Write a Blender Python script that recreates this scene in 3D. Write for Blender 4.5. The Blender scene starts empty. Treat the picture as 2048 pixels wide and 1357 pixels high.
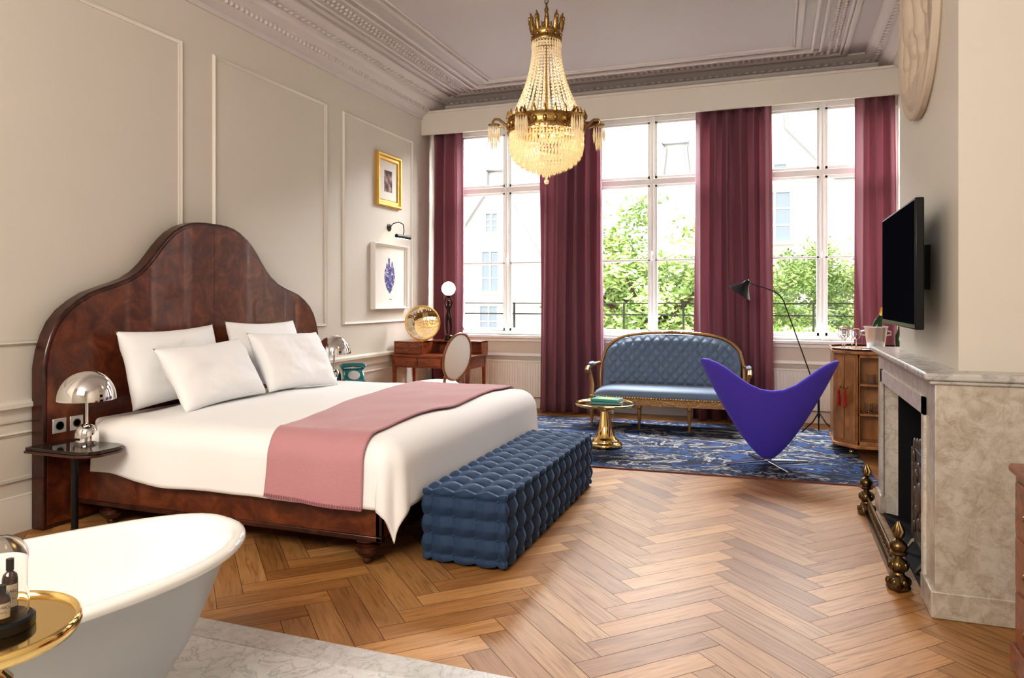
import bpy, bmesh, math, random
from math import sin, cos, pi, sqrt, hypot, radians
from mathutils import Vector, Matrix
random.seed(7)
SC = bpy.context.scene
COL = SC.collection

# ------------------------------------------------------------------ geometry accumulator
class G:
    def __init__(s):
        s.v = []; s.f = []
    def add(s, vs, fs):
        o = len(s.v)
        s.v += [tuple(p) for p in vs]
        s.f += [tuple(i + o for i in f) for f in fs]
        return s
    def xf(s, M, start=0):
        for i in range(start, len(s.v)):
            s.v[i] = tuple(M @ Vector(s.v[i]))
        return s
    def box(s, x0, x1, y0, y1, z0, z1):
        vs = [(x0,y0,z0),(x1,y0,z0),(x1,y1,z0),(x0,y1,z0),(x0,y0,z1),(x1,y0,z1),(x1,y1,z1),(x0,y1,z1)]
        return s.add(vs, [(0,3,2,1),(4,5,6,7),(0,1,5,4),(1,2,6,5),(2,3,7,6),(3,0,4,7)])
    def lathe(s, prof, c=(0,0,0), seg=32, cap=True):
        vs = []; fs = []
        n = len(prof)
        for (r, z) in prof:
            r = max(r, 0.0004)
            for k in range(seg):
                a = 2*pi*k/seg
                vs.append((c[0]+r*cos(a), c[1]+r*sin(a), c[2]+z))
        for i in range(n-1):
            for k in range(seg):
                k2 = (k+1) % seg
                fs.append((i*seg+k, i*seg+k2, (i+1)*seg+k2, (i+1)*seg+k))
        if cap:
            fs.append(tuple(range(seg))[::-1])
            fs.append(tuple((n-1)*seg+k for k in range(seg)))
        return s.add(vs, fs)
    def tube(s, pts, r, seg=8, closed=False):
        P = [Vector(p) for p in pts]; n = len(P)
        R = r if isinstance(r, (list, tuple)) else [r]*n
        vs = []; fs = []
        up = None
        for i in range(n):
            if closed: t = P[(i+1) % n]-P[i-1]
            else: t = P[min(i+1, n-1)]-P[max(i-1, 0)]
            if t.length < 1e-9: t = Vector((0,0,1))
            t.normalize()
            if up is None:
                up = Vector((0,0,1)) if abs(t.z) < .9 else Vector((1,0,0))
            a = up - t*up.dot(t)
            if a.length < 1e-6: a = t.orthogonal()
            a.normalize(); b = t.cross(a); up = a
            for k in range(seg):
                th = 2*pi*k/seg
                vs.append(P[i]+(a*cos(th)+b*sin(th))*R[i])
        m = n if closed else n-1
        for i in range(m):
            j = (i+1) % n
            for k in range(seg):
                k2 = (k+1) % seg
                fs.append((i*seg+k, i*seg+k2, j*seg+k2, j*seg+k))
        if not closed:
            fs.append(tuple(range(seg))[::-1]); fs.append(tuple((n-1)*seg+k for k in range(seg)))
        return s.add(vs, fs)
    def ball(s, c, r, seg=16, rings=8):
        if not isinstance(r, (tuple, list)): r = (r, r, r)
        vs = [(c[0],c[1],c[2]-r[2])]; fs = []
        for i in range(1, rings):
            ph = -pi/2+pi*i/rings
            for k in range(seg):
                a = 2*pi*k/seg
                vs.append((c[0]+r[0]*cos(ph)*cos(a), c[1]+r[1]*cos(ph)*sin(a), c[2]+r[2]*sin(ph)))
        vs.append((c[0],c[1],c[2]+r[2]))
        for k in range(seg):
            k2 = (k+1) % seg
            fs.append((0, 1+k2, 1+k))
            for i in range(rings-2):
                fs.append((1+i*seg+k, 1+i*seg+k2, 1+(i+1)*seg+k2, 1+(i+1)*seg+k))
            fs.append((1+(rings-2)*seg+k, 1+(rings-2)*seg+k2, len(vs)-1))
        return s.add(vs, fs)
    def gem(s, c, rx, rz):
        x,y,z = c
        vs = [(x,y,z-rz),(x+rx,y,z),(x,y+rx,z),(x-rx,y,z),(x,y-rx,z),(x,y,z+rz)]
        return s.add(vs, [(0,2,1),(0,3,2),(0,4,3),(0,1,4),(5,1,2),(5,2,3),(5,3,4),(5,4,1)])
    def prism(s, poly, lo, hi, plane='xy'):
        def m(a, b, h):
            return {'xy': (a,b,h), 'yz': (h,a,b), 'xz': (a,h,b)}[plane]
        n = len(poly)
        vs = [m(a,b,lo) for a,b in poly]+[m(a,b,hi) for a,b in poly]
        fs = [tuple(range(n)), tuple(range(n, 2*n))[::-1]]
        for i in range(n):
            j = (i+1) % n
            fs.append((i, i+n, j+n, j))
        return s.add(vs, fs)
    def surf(s, fn, nu, nv, closeu=False):
        vs = [fn(i/nu, j/nv) for j in range(nv+1) for i in range(nu + (0 if closeu else 1))]
        w = nu if closeu else nu+1
        fs = []
        for j in range(nv):
            for i in range(nu):
                i2 = (i+1) % w
                fs.append((j*w+i, j*w+i2, (j+1)*w+i2, (j+1)*w+i))
        return s.add(vs, fs)

def O(name, g, mat, parent=None, loc=(0,0,0), rot=(0,0,0), smooth=True, bevel=0, sub=0, solid=0,
      label=None, cat=None, kind=None, group=None, angle=38, seg=2, fixn=True):
    me = bpy.data.meshes.new(name)
    me.from_pydata(g.v, [], g.f); me.update()
    bm = bmesh.new(); bm.from_mesh(me)
    if fixn: bmesh.ops.recalc_face_normals(bm, faces=bm.faces)
    bm.to_mesh(me); bm.free()
    if smooth:
        for p in me.polygons: p.use_smooth = True
        try: me.set_sharp_from_angle(angle=radians(angle))
        except Exception: pass
    if mat: me.materials.append(mat)
    ob = bpy.data.objects.new(name, me)
    COL.objects.link(ob)
    ob.location = loc; ob.rotation_euler = rot
    if parent: ob.parent = parent
    if solid:
        m = ob.modifiers.new('s', 'SOLIDIFY'); m.thickness = solid; m.offset = 0
    if bevel:
        m = ob.modifiers.new('b', 'BEVEL'); m.width = bevel; m.segments = seg; m.limit_method = 'ANGLE'; m.angle_limit = radians(40)
        m.harden_normals = False
    if sub:
        m = ob.modifiers.new('u', 'SUBSURF'); m.levels = sub; m.render_levels = sub
    tag(ob, label, cat, kind, group)
    return ob

def tag(ob, label=None, cat=None, kind=None, group=None):
    if label: ob['label'] = label
    if cat: ob['category'] = cat
    if kind: ob['kind'] = kind
    if group: ob['group'] = group

def root(name, loc, label, cat, rz=0, rot=None, group=None):
    e = bpy.data.objects.new(name, None); COL.objects.link(e)
    e.location = loc; e.rotation_euler = rot if rot else (0,0,rz); e.empty_display_size = .1
    tag(e, label, cat, None, group)
    return e

def clone(ob, loc, rz=None, rot=None, label=None):
    kids = [c for c in bpy.data.objects if c.parent == ob]
    n = ob.copy(); COL.objects.link(n); n.location = loc
    if rz is not None: n.rotation_euler = (0,0,rz)
    if rot is not None: n.rotation_euler = rot
    if label: n['label'] = label
    for c in kids:
        k = c.copy(); COL.objects.link(k); k.parent = n
        for c2 in [q for q in bpy.data.objects if q.parent == c]:
            k2 = c2.copy(); COL.objects.link(k2); k2.parent = k
    return n
def weld(ob, d=.002):
    bm = bmesh.new(); bm.from_mesh(ob.data); bmesh.ops.remove_doubles(bm, verts=bm.verts, dist=d); bmesh.ops.recalc_face_normals(bm, faces=bm.faces); bm.to_mesh(ob.data); bm.free()
    for p in ob.data.polygons: p.use_smooth = True

# ------------------------------------------------------------------ materials
def M(name, col, rough=.5, metal=0, **kw):
    m = bpy.data.materials.new(name); m.use_nodes = True
    b = m.node_tree.nodes['Principled BSDF']
    b.inputs['Base Color'].default_value = (*col, 1)
    b.inputs['Roughness'].default_value = rough
    b.inputs['Metallic'].default_value = metal
    mp = {'sheen':'Sheen Weight','coat':'Coat Weight','trans':'Transmission Weight','ior':'IOR','alpha':'Alpha','spec':'Specular IOR Level'}
    for k, v in kw.items():
        if k in mp: b.inputs[mp[k]].default_value = v
    if 'emit' in kw:
        b.inputs['Emission Color'].default_value = (*kw.get('ecol', col), 1)
        b.inputs['Emission Strength'].default_value = kw['emit']
    if 'sheen' in kw:
        b.inputs['Sheen Roughness'].default_value = .35
        b.inputs['Sheen Tint'].default_value = (*kw.get('stint', (1,1,1)), 1)
    if kw.get('bump'):
        sc, st = kw['bump']; bumpn(m, sc, st)
    return m
def nt(m): return m.node_tree, m.node_tree.nodes, m.node_tree.links, m.node_tree.nodes['Principled BSDF']
def coords(m, kind='Object', scale=(1,1,1), rot=(0,0,0)):
    t, N, L, b = nt(m)
    tc = N.new('ShaderNodeTexCoord'); mp = N.new('ShaderNodeMapping')
    mp.inputs['Scale'].default_value = scale; mp.inputs['Rotation'].default_value = rot
    L.new(tc.outputs[kind], mp.inputs['Vector'])
    return mp.outputs['Vector']
def noise(m, vec, scale, detail=4, dist=0, rough=.5):
    t, N, L, b = nt(m)
    n = N.new('ShaderNodeTexNoise'); n.inputs['Scale'].default_value = scale; n.inputs['Detail'].default_value = detail
    n.inputs['Distortion'].default_value = dist; n.inputs['Roughness'].default_value = rough
    L.new(vec, n.inputs['Vector']); return n
def ramp(m, fac, stops, interp='LINEAR'):
    t, N, L, b = nt(m)
    r = N.new('ShaderNodeValToRGB'); r.color_ramp.interpolation = interp
    e = r.color_ramp.elements
    while len(e) < len(stops): e.new(.5)
    for i, (p, c) in enumerate(stops):
        e[i].position = p; e[i].color = (*c, 1)
    L.new(fac, r.inputs['Fac']); return r.outputs['Color']
def mix(m, fac, a, b_, mode='MIX'):
    t, N, L, b = nt(m)
    x = N.new('ShaderNodeMix'); x.data_type = 'RGBA'; x.blend_type = mode
    if isinstance(fac, float): x.inputs[0].default_value = fac
    else: L.new(fac, x.inputs[0])
    for i, q in ((6, a), (7, b_)):
        if isinstance(q, tuple): x.inputs[i].default_value = (*q, 1)
        else: L.new(q, x.inputs[i])
    return x.outputs[2]
def bumpn(m, scale, strength, vec=None, dist=.01):
    t, N, L, b = nt(m)
    v = vec or coords(m)
    n = noise(m, v, scale, 3)
    bp = N.new('ShaderNodeBump'); bp.inputs['Strength'].default_value = strength; bp.inputs['Distance'].default_value = dist
    L.new(n.outputs[0], bp.inputs['Height']); L.new(bp.outputs[0], b.inputs['Normal'])
def setc(m, out, inp='Base Color'):
    t, N, L, b = nt(m); L.new(out, b.inputs[inp])
def translucent(m, col, f):
    t, N, L, b = nt(m)
    tl = N.new('ShaderNodeBsdfTranslucent'); tl.inputs[0].default_value = (*col, 1)
    mx = N.new('ShaderNodeMixShader'); mx.inputs[0].default_value = f
    L.new(b.outputs[0], mx.inputs[1]); L.new(tl.outputs[0], mx.inputs[2]); L.new(mx.outputs[0], N['Material Output'].inputs[0])

def woodmat(name, dark, light, scale=(1,12,12), ns=2.0, rough=.3, coat=.3, dist=1.5):
    m = M(name, light, rough, coat=coat)
    v = coords(m, 'Object', scale)
    n = noise(m, v, ns, 6, dist)
    setc(m, ramp(m, n.outputs[0], [(.3, dark), (.55, light), (.75, tuple(min(1,c*1.25) for c in light))]))
    return m

m_wall = M('wall_paint', (.665,.622,.555), .55, bump=(60, .05))
m_trimw = M('trim_paint', (.705,.665,.60), .45)
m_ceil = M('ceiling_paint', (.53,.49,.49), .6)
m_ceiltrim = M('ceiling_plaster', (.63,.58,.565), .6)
m_winwhite = M('window_paint', (.93,.94,.93), .4)
m_white = M('white_paint', (.84,.83,.80), .35)
m_plaster = M('relief_plaster', (.58,.49,.40), .8, bump=(25,.4))
# floor planks (two grain directions, one painted darker to imitate uneven window sheen)
def oak(name, k):
    m = M(name, (.4,.2,.1), .42)
    t, N, L, b = nt(m)
    uv = N.new('ShaderNodeUVMap'); uv.uv_map = 'UVMap'
    geo = N.new('ShaderNodeNewGeometry')
    mp = N.new('ShaderNodeMapping'); mp.inputs['Scale'].default_value = (2.6, 34, 1)
    addv = N.new('ShaderNodeVectorMath'); addv.operation = 'ADD'
    comb = N.new('ShaderNodeCombineXYZ')
    mul = N.new('ShaderNodeMath'); mul.operation = 'MULTIPLY'; mul.inputs[1].default_value = 57
    L.new(geo.outputs['Random Per Island'], mul.inputs[0]); L.new(mul.outputs[0], comb.inputs[2]); L.new(mul.outputs[0], comb.inputs[0])
    L.new(uv.outputs[0], mp.inputs['Vector']); L.new(mp.outputs[0], addv.inputs[0]); L.new(comb.outputs[0], addv.inputs[1])
    n1 = noise(m, addv.outputs[0], 1.0, 7, 1.6)
    grain = ramp(m, n1.outputs[0], [(.3,(.64,.56,.46)),(.46,(.91,.88,.83)),(.6,(1.04,1.02,1.0)),(.72,(1.12,1.10,1.06))])
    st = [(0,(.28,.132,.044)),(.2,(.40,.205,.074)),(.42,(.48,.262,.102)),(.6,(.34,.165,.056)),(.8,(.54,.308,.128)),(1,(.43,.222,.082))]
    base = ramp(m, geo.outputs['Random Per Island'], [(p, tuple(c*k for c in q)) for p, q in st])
    setc(m, mix(m, 1.0, base, grain, 'MULTIPLY'))
    return m
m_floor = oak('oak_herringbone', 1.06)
m_floor_shaded = oak('oak_herringbone_shaded', .84)
m_gap = M('floor_gap', (.07,.03,.012), .8)
# marbles
def marble(name, base, vein, sc=2.0, rough=.25, w=.035, mott=None, amt=.6):
    m = M(name, base, rough)
    v = coords(m)
    n = noise(m, v, sc, 8, 1.2, .6)
    t, N, L, b = nt(m)
    s1 = N.new('ShaderNodeMath'); s1.operation = 'SUBTRACT'; s1.inputs[1].default_value = .5
    a1 = N.new('ShaderNodeMath'); a1.operation = 'ABSOLUTE'
    L.new(n.outputs[0], s1.inputs[0]); L.new(s1.outputs[0], a1.inputs[0])
    c1 = ramp(m, a1.outputs[0], [(0, vein), (w, tuple((p+q)/2 for p,q in zip(base,vein))), (w*2.2, base)])
    n2 = noise(m, v, sc*2.6, 8, .6, .65)
    c2 = ramp(m, n2.outputs[0], [(.35, mott or tuple(c*.8 for c in base)), (.6, (1,1,1))])
    setc(m, mix(m, amt, c1, c2, 'MULTIPLY'))
    return m
m_marble = marble('white_marble_floor', (.70,.695,.68), (.46,.46,.47), 7.0, .3, .012, (.78,.78,.78), .6)
m_marbleborder = marble('grey_marble_border', (.60,.59,.57), (.42,.42,.42), 8.0, .35, .012, (.75,.75,.75))
m_mantel = marble('beige_marble', (.58,.535,.47), (.49,.43,.36), 6.5, .28, .008, (.66,.60,.53), .8)
m_mantelg = marble('grey_marble', (.56,.545,.52), (.40,.385,.38), 4.0, .25, .02, (.72,.71,.70))
m_slip = marble('pale_marble', (.66,.63,.585), (.50,.47,.43), 6.0, .28, .012, (.78,.75,.70))
# woods
m_burl = M('walnut_burl', (.15,.04,.015), .30, coat=.25)
v = coords(m_burl, 'Object', (1,1,1)); n = noise(m_burl, v, 6.0, 12, 1.1, .67)
setc(m_burl, ramp(m_burl, n.outputs[0], [(.28,(.045,.011,.006)),(.44,(.090,.022,.010)),(.55,(.140,.037,.014)),(.70,(.225,.070,.024))]))
m_darkwood = woodmat('dark_mahogany', (.022,.006,.004), (.060,.016,.008), (3,3,3), 2, .28, .3)
m_desk = woodmat('red_mahogany', (.12,.028,.010), (.27,.07,.024), (2,8,8), 2, .28, .3)
m_walnut = woodmat('figured_walnut', (.27,.115,.038), (.44,.21,.075), (2.5,2.5,1), 3, .3, .3, 1.5)
m_giltwood = M('gilt_wood', (.38,.23,.10), .38, .65, bump=(40,.5))
m_chairwood = woodmat('chair_wood', (.16,.065,.025), (.32,.14,.055), (4,4,4), 2, .35)
# metals
m_brass = M('polished_brass', (.83,.61,.26), .09, 1)
m_gold = M('gilt_metal', (.38,.25,.10), .32, 1, bump=(50,.3))
m_goldframe = M('gold_leaf', (.70,.46,.14), .35, .9, bump=(30,.4))
m_bronze = M('aged_bronze', (.17,.115,.055), .32, 1)
m_chrome = M('chrome', (.85,.84,.83), .05, 1)
m_silver = M('silver', (.80,.81,.83), .25, .6)
m_black = M('black_metal', (.012,.012,.014), .3, .3)
m_iron = M('cast_iron', (.14,.12,.10), .45, .7, bump=(25,.6))
m_bronzestat = M('dark_bronze', (.035,.022,.016), .3, .8)
m_soot = M('soot_black', (.008,.009,.013), .9)
m_screen = M('tv_screen', (.008,.009,.016), .6, spec=.0)
m_smoked = M('smoked_mirror', (.06,.045,.04), .05, .6)
# fabrics
m_linen = M('white_linen', (.88,.88,.88), .8, sheen=.08, bump=(8,.12))
m_sheet = M('white_cotton', (.84,.84,.84), .85)
m_pink = M('pink_wool', (.53,.27,.295), .9, sheen=.35, bump=(180,.4))
m_pinkedge = M('pink_stitch', (.40,.17,.20), .9)
m_velvet = M('blue_velvet', (.018,.046,.105), .75, sheen=.6, stint=(.36,.54,.90))
m_velvet2 = M('pale_blue_velvet', (.165,.235,.335), .7, sheen=.4, stint=(.75,.83,1))
m_purple = M('violet_wool', (.095,.060,.56), .85, sheen=.25, stint=(.45,.42,1), bump=(300,.2))
m_curtain = M('plum_curtain', (.265,.115,.148), .75, sheen=.45, stint=(.82,.62,.70))
translucent(m_curtain, (.68,.38,.43), .26)
m_cream = M('cream_upholstery', (.76,.70,.62), .85, bump=(200,.2))
m_rug = M('rug_pattern', (.1,.1,.3), .95)
v = coords(m_rug, 'Object', (.8, 1.5, 1), (0,0,.3)); n = noise(m_rug, v, 1.6, 4.5, 1.2, .66)
c1 = ramp(m_rug, n.outputs[0], [(0,(.008,.014,.04)),(.35,(.018,.06,.19)),(.42,(.007,.013,.036)),(.462,(.36,.36,.36)),(.482,(.13,.15,.19)),(.505,(.008,.014,.040)),(.565,(.022,.085,.24)),(.60,(.007,.013,.034)),(.64,(.40,.39,.37)),(.66,(.19,.17,.15)),(.69,(.008,.014,.04))], 'CONSTANT')
setc(m_rug, c1)
m_rugedge = M('rug_binding', (.18,.07,.06), .9)
# misc
m_tub = M('white_enamel', (.80,.80,.77), .12, coat=.5)
m_tubout = M('tub_paint', (.47,.49,.50), .35)
m_crystal = M('pale_crystal_glow', (1,.91,.75), .06, trans=.65, ior=1.5, emit=.07, ecol=(1,.76,.44))  # faint glow put into the crystal, imitating light from the bulbs
m_crystal2 = M('basket_crystal_glow', (1,.91,.73), .06, trans=.65, ior=1.5, emit=.12, ecol=(1,.76,.42))  # same painted-in glow, a little stronger for the basket
m_bulb = M('lit_bulb', (1,.8,.5), .5, emit=7, ecol=(1,.80,.54))
m_globe = M('opal_globe', (1,.9,.75), .3, emit=1.6, ecol=(1,.86,.62))
m_glass = M('clear_glass', (1,1,1), .02, trans=1, ior=1.4)
m_pane = bpy.data.materials.new('window_glass'); m_pane.use_nodes = True
N = m_pane.node_tree.nodes; L = m_pane.node_tree.links
N.remove(N['Principled BSDF']); tr = N.new('ShaderNodeBsdfTransparent'); gl = N.new('ShaderNodeBsdfGlossy'); gl.inputs['Roughness'].default_value = .02
mx = N.new('ShaderNodeMixShader'); mx.inputs[0].default_value = .04
L.new(tr.outputs[0], mx.inputs[1]); L.new(gl.outputs[0], mx.inputs[2]); L.new(mx.outputs[0], N['Material Output'].inputs[0])
m_mirror = M('mirror', (.9,.88,.85), .01, 1)
m_teal = M('teal_plastic', (.01,.15,.17), .2, coat=.5)
m_tealbook = M('teal_cover', (.03,.30,.28), .4)
m_bluebook = M('blue_cover', (.10,.25,.30), .4)
m_paper = M('paper', (.85,.82,.76), .8)
m_amber = M('dark_amber_glass', (.05,.018,.008), .08, coat=.5)
m_labelp = M('cream_label', (.70,.60,.45), .7)
m_ink = M('ink', (.02,.02,.02), .7)
m_green = M('champagne_glass', (.02,.06,.02), .08)
m_foil = M('gold_foil', (.75,.5,.12), .35, .8)
m_red = M('red_tassel', (.45,.03,.02), .8)
m_bark = M('bark', (.06,.04,.025), .9)
m_leaf = M('leaf', (.22,.40,.05), .6)
v = coords(m_leaf); n = noise(m_leaf, v, 1.8, 3)
setc(m_leaf, ramp(m_leaf, n.outputs[0], [(.3,(.14,.26,.06)),(.55,(.34,.48,.15)),(.75,(.58,.68,.31))]))
m_facade = M('cream_stucco', (.91,.885,.82), .9)
m_coping = M('grey_coping', (.42,.43,.46), .9)
m_facwin = M('facade_window', (.32,.39,.45), .3)
m_pav = M('pavement', (.35,.33,.30), .9)

# ------------------------------------------------------------------ room constants
XL, XR, YW, YF, ZC = -4.27, 1.25, 8.75, -1.6, 4.0
# ---- floor (herringbone planks)
def build_floor():
    w = .122; n = 5; gap = .0012
    R = Matrix.Rotation(pi/4, 2)
    x0, x1, y0, y1 = XL-.02, XR+.0, 2.47, YW+.02
    bm = bmesh.new(); uvl = bm.loops.layers.uv.new('UVMap')
    def plank(a, b, la, lb, horiz):
        q = [(a+gap/w, b+gap/w), (a+la-gap/w, b+gap/w), (a+la-gap/w, b+lb-gap/w), (a+gap/w, b+lb-gap/w)]
        P = [R @ Vector((p*w, s*w)) for p, s in q]
        P = [Vector((p.x-1.5, p.y+5)) for p in P]
        if max(p.x for p in P) < x0 or min(p.x for p in P) > x1 or max(p.y for p in P) < y0 or min(p.y for p in P) > y1: return
        U = [(0,0),(la*w,0),(la*w,lb*w),(0,lb*w)]
        if not horiz: U = [(u[1],u[0]) for u in U]
        bv = [bm.verts.new((p.x, p.y, 0)) for p in P]
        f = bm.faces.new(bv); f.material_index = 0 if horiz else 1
        for l, u in zip(f.loops, U): l[uvl].uv = u
    for k in range(-80, 80):
        for j in range(-16, 17):
            a = k+j*n; b_ = k-j*n
            plank(a, b_, n, 1, True)
            plank(a+n, b_+1-n, 1, n, False)
    for co, no in (((x0,0,0),(-1,0,0)), ((x1,0,0),(1,0,0)), ((0,y0,0),(0,-1,0)), ((0,y1,0),(0,1,0))):
        gm = bm.verts[:]+bm.edges[:]+bm.faces[:]
        bmesh.ops.bisect_plane(bm, geom=gm, plane_co=co, plane_no=no, clear_outer=True)
    for f in bm.faces:
        if f.normal.z < 0: f.normal_flip()
    me = bpy.data.meshes.new('floor'); bm.to_mesh(me); bm.free(); me.materials.append(m_floor); me.materials.append(m_floor_shaded)
    ob = bpy.data.objects.new('floor', me); COL.objects.link(ob); tag(ob, 'oak herringbone parquet floor', None, 'structure')
    g = G().box(XL-.2, XR+.2, YF-.2, YW+.25, -.15, -.001)
    O('floor_base', g, m_gap, kind='structure', smooth=False)
build_floor()
g = G().box(XL, XR, YF, 2.33, -.001, .012)
O('floor_marble', g, m_marble, kind='structure', smooth=False)
g = G().box(XL, XR, 2.332, 2.47, -.001, .014)
O('trim_7', g, m_marbleborder, kind='structure', bevel=.003)

# ---- walls
O('wall_left', G().box(XL-.2, XL, YF-.2, YW+.25, 0, ZC+.1), m_wall, kind='structure', smooth=False)
O('wall_right', G().box(XR, XR+.2, YF-.2, YW+.25, 0, ZC+.1), m_wall, kind='structure', smooth=False)
O('wall_front', G().box(XL, XR, YF-.2, YF, 0, ZC+.1), m_wall, kind='structure', smooth=False)
O('wall_chimney', G().box(.78, XR, 3.75, 5.38, 1.075, ZC), m_wall, kind='structure', smooth=False)
WC = [-3.29, -1.40, .50]; HW = .70; ZS = .93; ZH = 3.62
g = G()
g.box(XL, XR, YW, YW+.25, 0, ZS); g.box(XL, XR, YW, YW+.25, ZH, ZC+.1)
xs = [XL]+[q for c in WC for q in (c-HW, c+HW)]+[XR]
for i in range(0, len(xs), 2): g.box(xs[i], xs[i+1], YW, YW+.25, ZS, ZH)
O('wall_back', g, m_wall, kind='structure', smooth=False)
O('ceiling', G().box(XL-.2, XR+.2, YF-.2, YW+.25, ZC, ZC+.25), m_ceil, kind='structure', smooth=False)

# swept mouldings
def offpoly(path, o):
    n = len(path); out = []
    for i in range(n):
        p0, p1, p2 = Vector(path[i-1]), Vector(path[i]), Vector(path[(i+1) % n])
        d1 = (p1-p0).normalized(); d2 = (p2-p1).normalized()
        n1 = Vector((-d1.y, d1.x)); n2 = Vector((-d2.y, d2.x))
        mm = (n1+n2); mm = mm/ (mm.length_squared/2) if mm.length > 1e-6 else n1
        out.append(p1+mm*o)
    return out
def sweep(g, path, prof, closed_prof=False):
    rows = [offpoly(path, o) for o, z in prof]; n = len(path)
    vs = [(p.x, p.y, prof[i][1]) for i, r in enumerate(rows) for p in r]
    fs = []
    m_ = len(prof)
    for i in range(m_ if closed_prof else m_-1):
        i2 = (i+1) % m_
        for k in range(n):
            k2 = (k+1) % n
            fs.append((i*n+k, i*n+k2, i2*n+k2, i2*n+k))
    g.add(vs, fs)
path = [(XL,YF),(XR,YF),(XR,3.75),(.78,3.75),(.78,5.38),(XR,5.38),(XR,YW),(XL,YW)]
g = G()
sweep(g, path, [(-.01,3.70),(.02,3.70),(.03,3.72),(.03,3.74),(.055,3.755),(.10,3.785),(.12,3.83),(.13,3.84),(.19,3.865),(.215,3.885),(.22,3.925),(.27,3.945),(.31,3.965),(.33,3.985),(.36,3.985),(.36,4.002)])
def ornament_line(g, p, q, step, size, z, zr):
    p, q = Vector(p), Vector(q); L_ = (q-p).length; n = int(L_/step)
    for i in range(n):
        c = p+(q-p)*((i+.5)/n)
        g.ball((c.x, c.y, z), (size, size, zr), 6, 4)
o = .11
ornament_line(g, (XL+o, 1.5), (XL+o, YW-.1), .06, .019, 3.808, .024)
ornament_line(g, (XL+.1, YW-o), (XR-.1, YW-o), .06, .019, 3.808, .024)
o = .25
ornament_line(g, (XL+o, 1.5), (XL+o, YW-.2), .08, .030, 3.935, .014)
ornament_line(g, (XL+.2, YW-o), (XR-.2, YW-o), .08, .030, 3.935, .014)
ornament_line(g, (XR-o, 5.5), (XR-o, YW-.2), .08, .030, 3.935, .014)
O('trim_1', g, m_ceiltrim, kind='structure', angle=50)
def ring(g, x0, x1, y1, prof):
    sweep(g, [(x0,-1.2),(x1,-1.2),(x1,y1),(x0,y1)], prof, False)
g = G()
rg = [(-3.86,.72,8.42,.05,.014), (-3.76,.66,8.34,.025,.014), (-3.52,.46,8.15,.03,.02), (-3.42,.38,8.10,.03,.030), (-3.26,.25,7.98,.05,.02), (-3.18,.19,7.93,.02,.010)]
for x0,x1,y1,w,h in rg:
    ring(g, x0, x1, y1, [(0,4.002),(0,4-h),(w*.5,4-h-.008),(w,4-h),(w,4.002)])
for (x0,x1,y1) in [(-3.64,.56,8.25)]:
    for s_ in (-.03,.03):
        ornament_line(g, (x0+s_, 1.2), (x0+s_, y1), .065, .023, 3.997, .02)
        ornament_line(g, (x0, y1-s_), (x1, y1-s_), .065, .023, 3.997, .02)
        ornament_line(g, (x1+s_, 1.2), (x1+s_, y1), .065, .023, 3.997, .02)
O('trim_2', g, m_ceiltrim, kind='structure', angle=50)
# pelmet
g = G().box(XL, XR, 8.27, 8.31, 3.50, 3.80); g.box(XL, XR, 8.31, YW, 3.77, 3.80)
g.box(XL, XR, 8.255, 8.27, 3.77, 3.80)
O('trim_3', g, m_trimw, kind='structure', bevel=.004)

# wall panel mouldings on the left wall
def panelmould(g, y0, y1, z0, z1, w=.035, h=.022):
    outer = [(y0,z0),(y1,z0),(y1,z1),(y0,z1)]
    prof = [(0,0),(.004,h*.6),(w*.35,h),(w*.6,h*.6),(w,h*.35),(w,0)]
    rows = [[(XL+p[1], *q) for q in offpoly(outer, p[0])] for p in prof]
    vs = [v for r in rows for v in r]; fs = []
    for i in range(len(prof)-1):
        for k in range(4):
            k2 = (k+1) % 4; fs.append((i*4+k, i*4+k2, (i+1)*4+k2, (i+1)*4+k))
    g.add(vs, fs)
g = G()
for (a, b_) in ((.85,2.42),(2.73,4.30),(4.62,6.19),(6.48,8.03)):
    panelmould(g, a, b_, 1.12, 3.38)
    panelmould(g, a, b_, .30, .60, .025, .015)
O('trim_4', g, m_trimw, kind='structure', angle=60)
g = G()
def rail(g, prof, y0, y1):
    n = len(prof)
    vs = [(XL+o, y, z) for y in (y0,y1) for o,z in prof]
    fs = [(i, i+1, n+i+1, n+i) for i in range(n-1)]+[tuple(range(n)), tuple(range(n,2*n))]
    g.add(vs, fs)
rail(g, [(0,.66),(.012,.66),(.02,.68),(.015,.70),(.02,.715),(.035,.74),(.05,.75),(.05,.775),(.03,.785),(0,.79)], YF, YW)
O('trim_5', g, m_trimw, kind='structure', angle=50)
g = G(); rail(g, [(0,0),(.025,0),(.025,.17),(.012,.2),(.012,.215),(0,.22)], YF, YW)
O('baseboard_left', g, m_trimw, kind='structure', angle=50)
O('baseboard_back', G().box(XL, XR, YW-.022, YW, 0, .16), m_trimw, kind='structure', bevel=.005)
O('baseboard_right', G().box(XR-.022, XR, 5.45, YW, 0, .16), m_trimw, kind='structure', bevel=.005)

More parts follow.
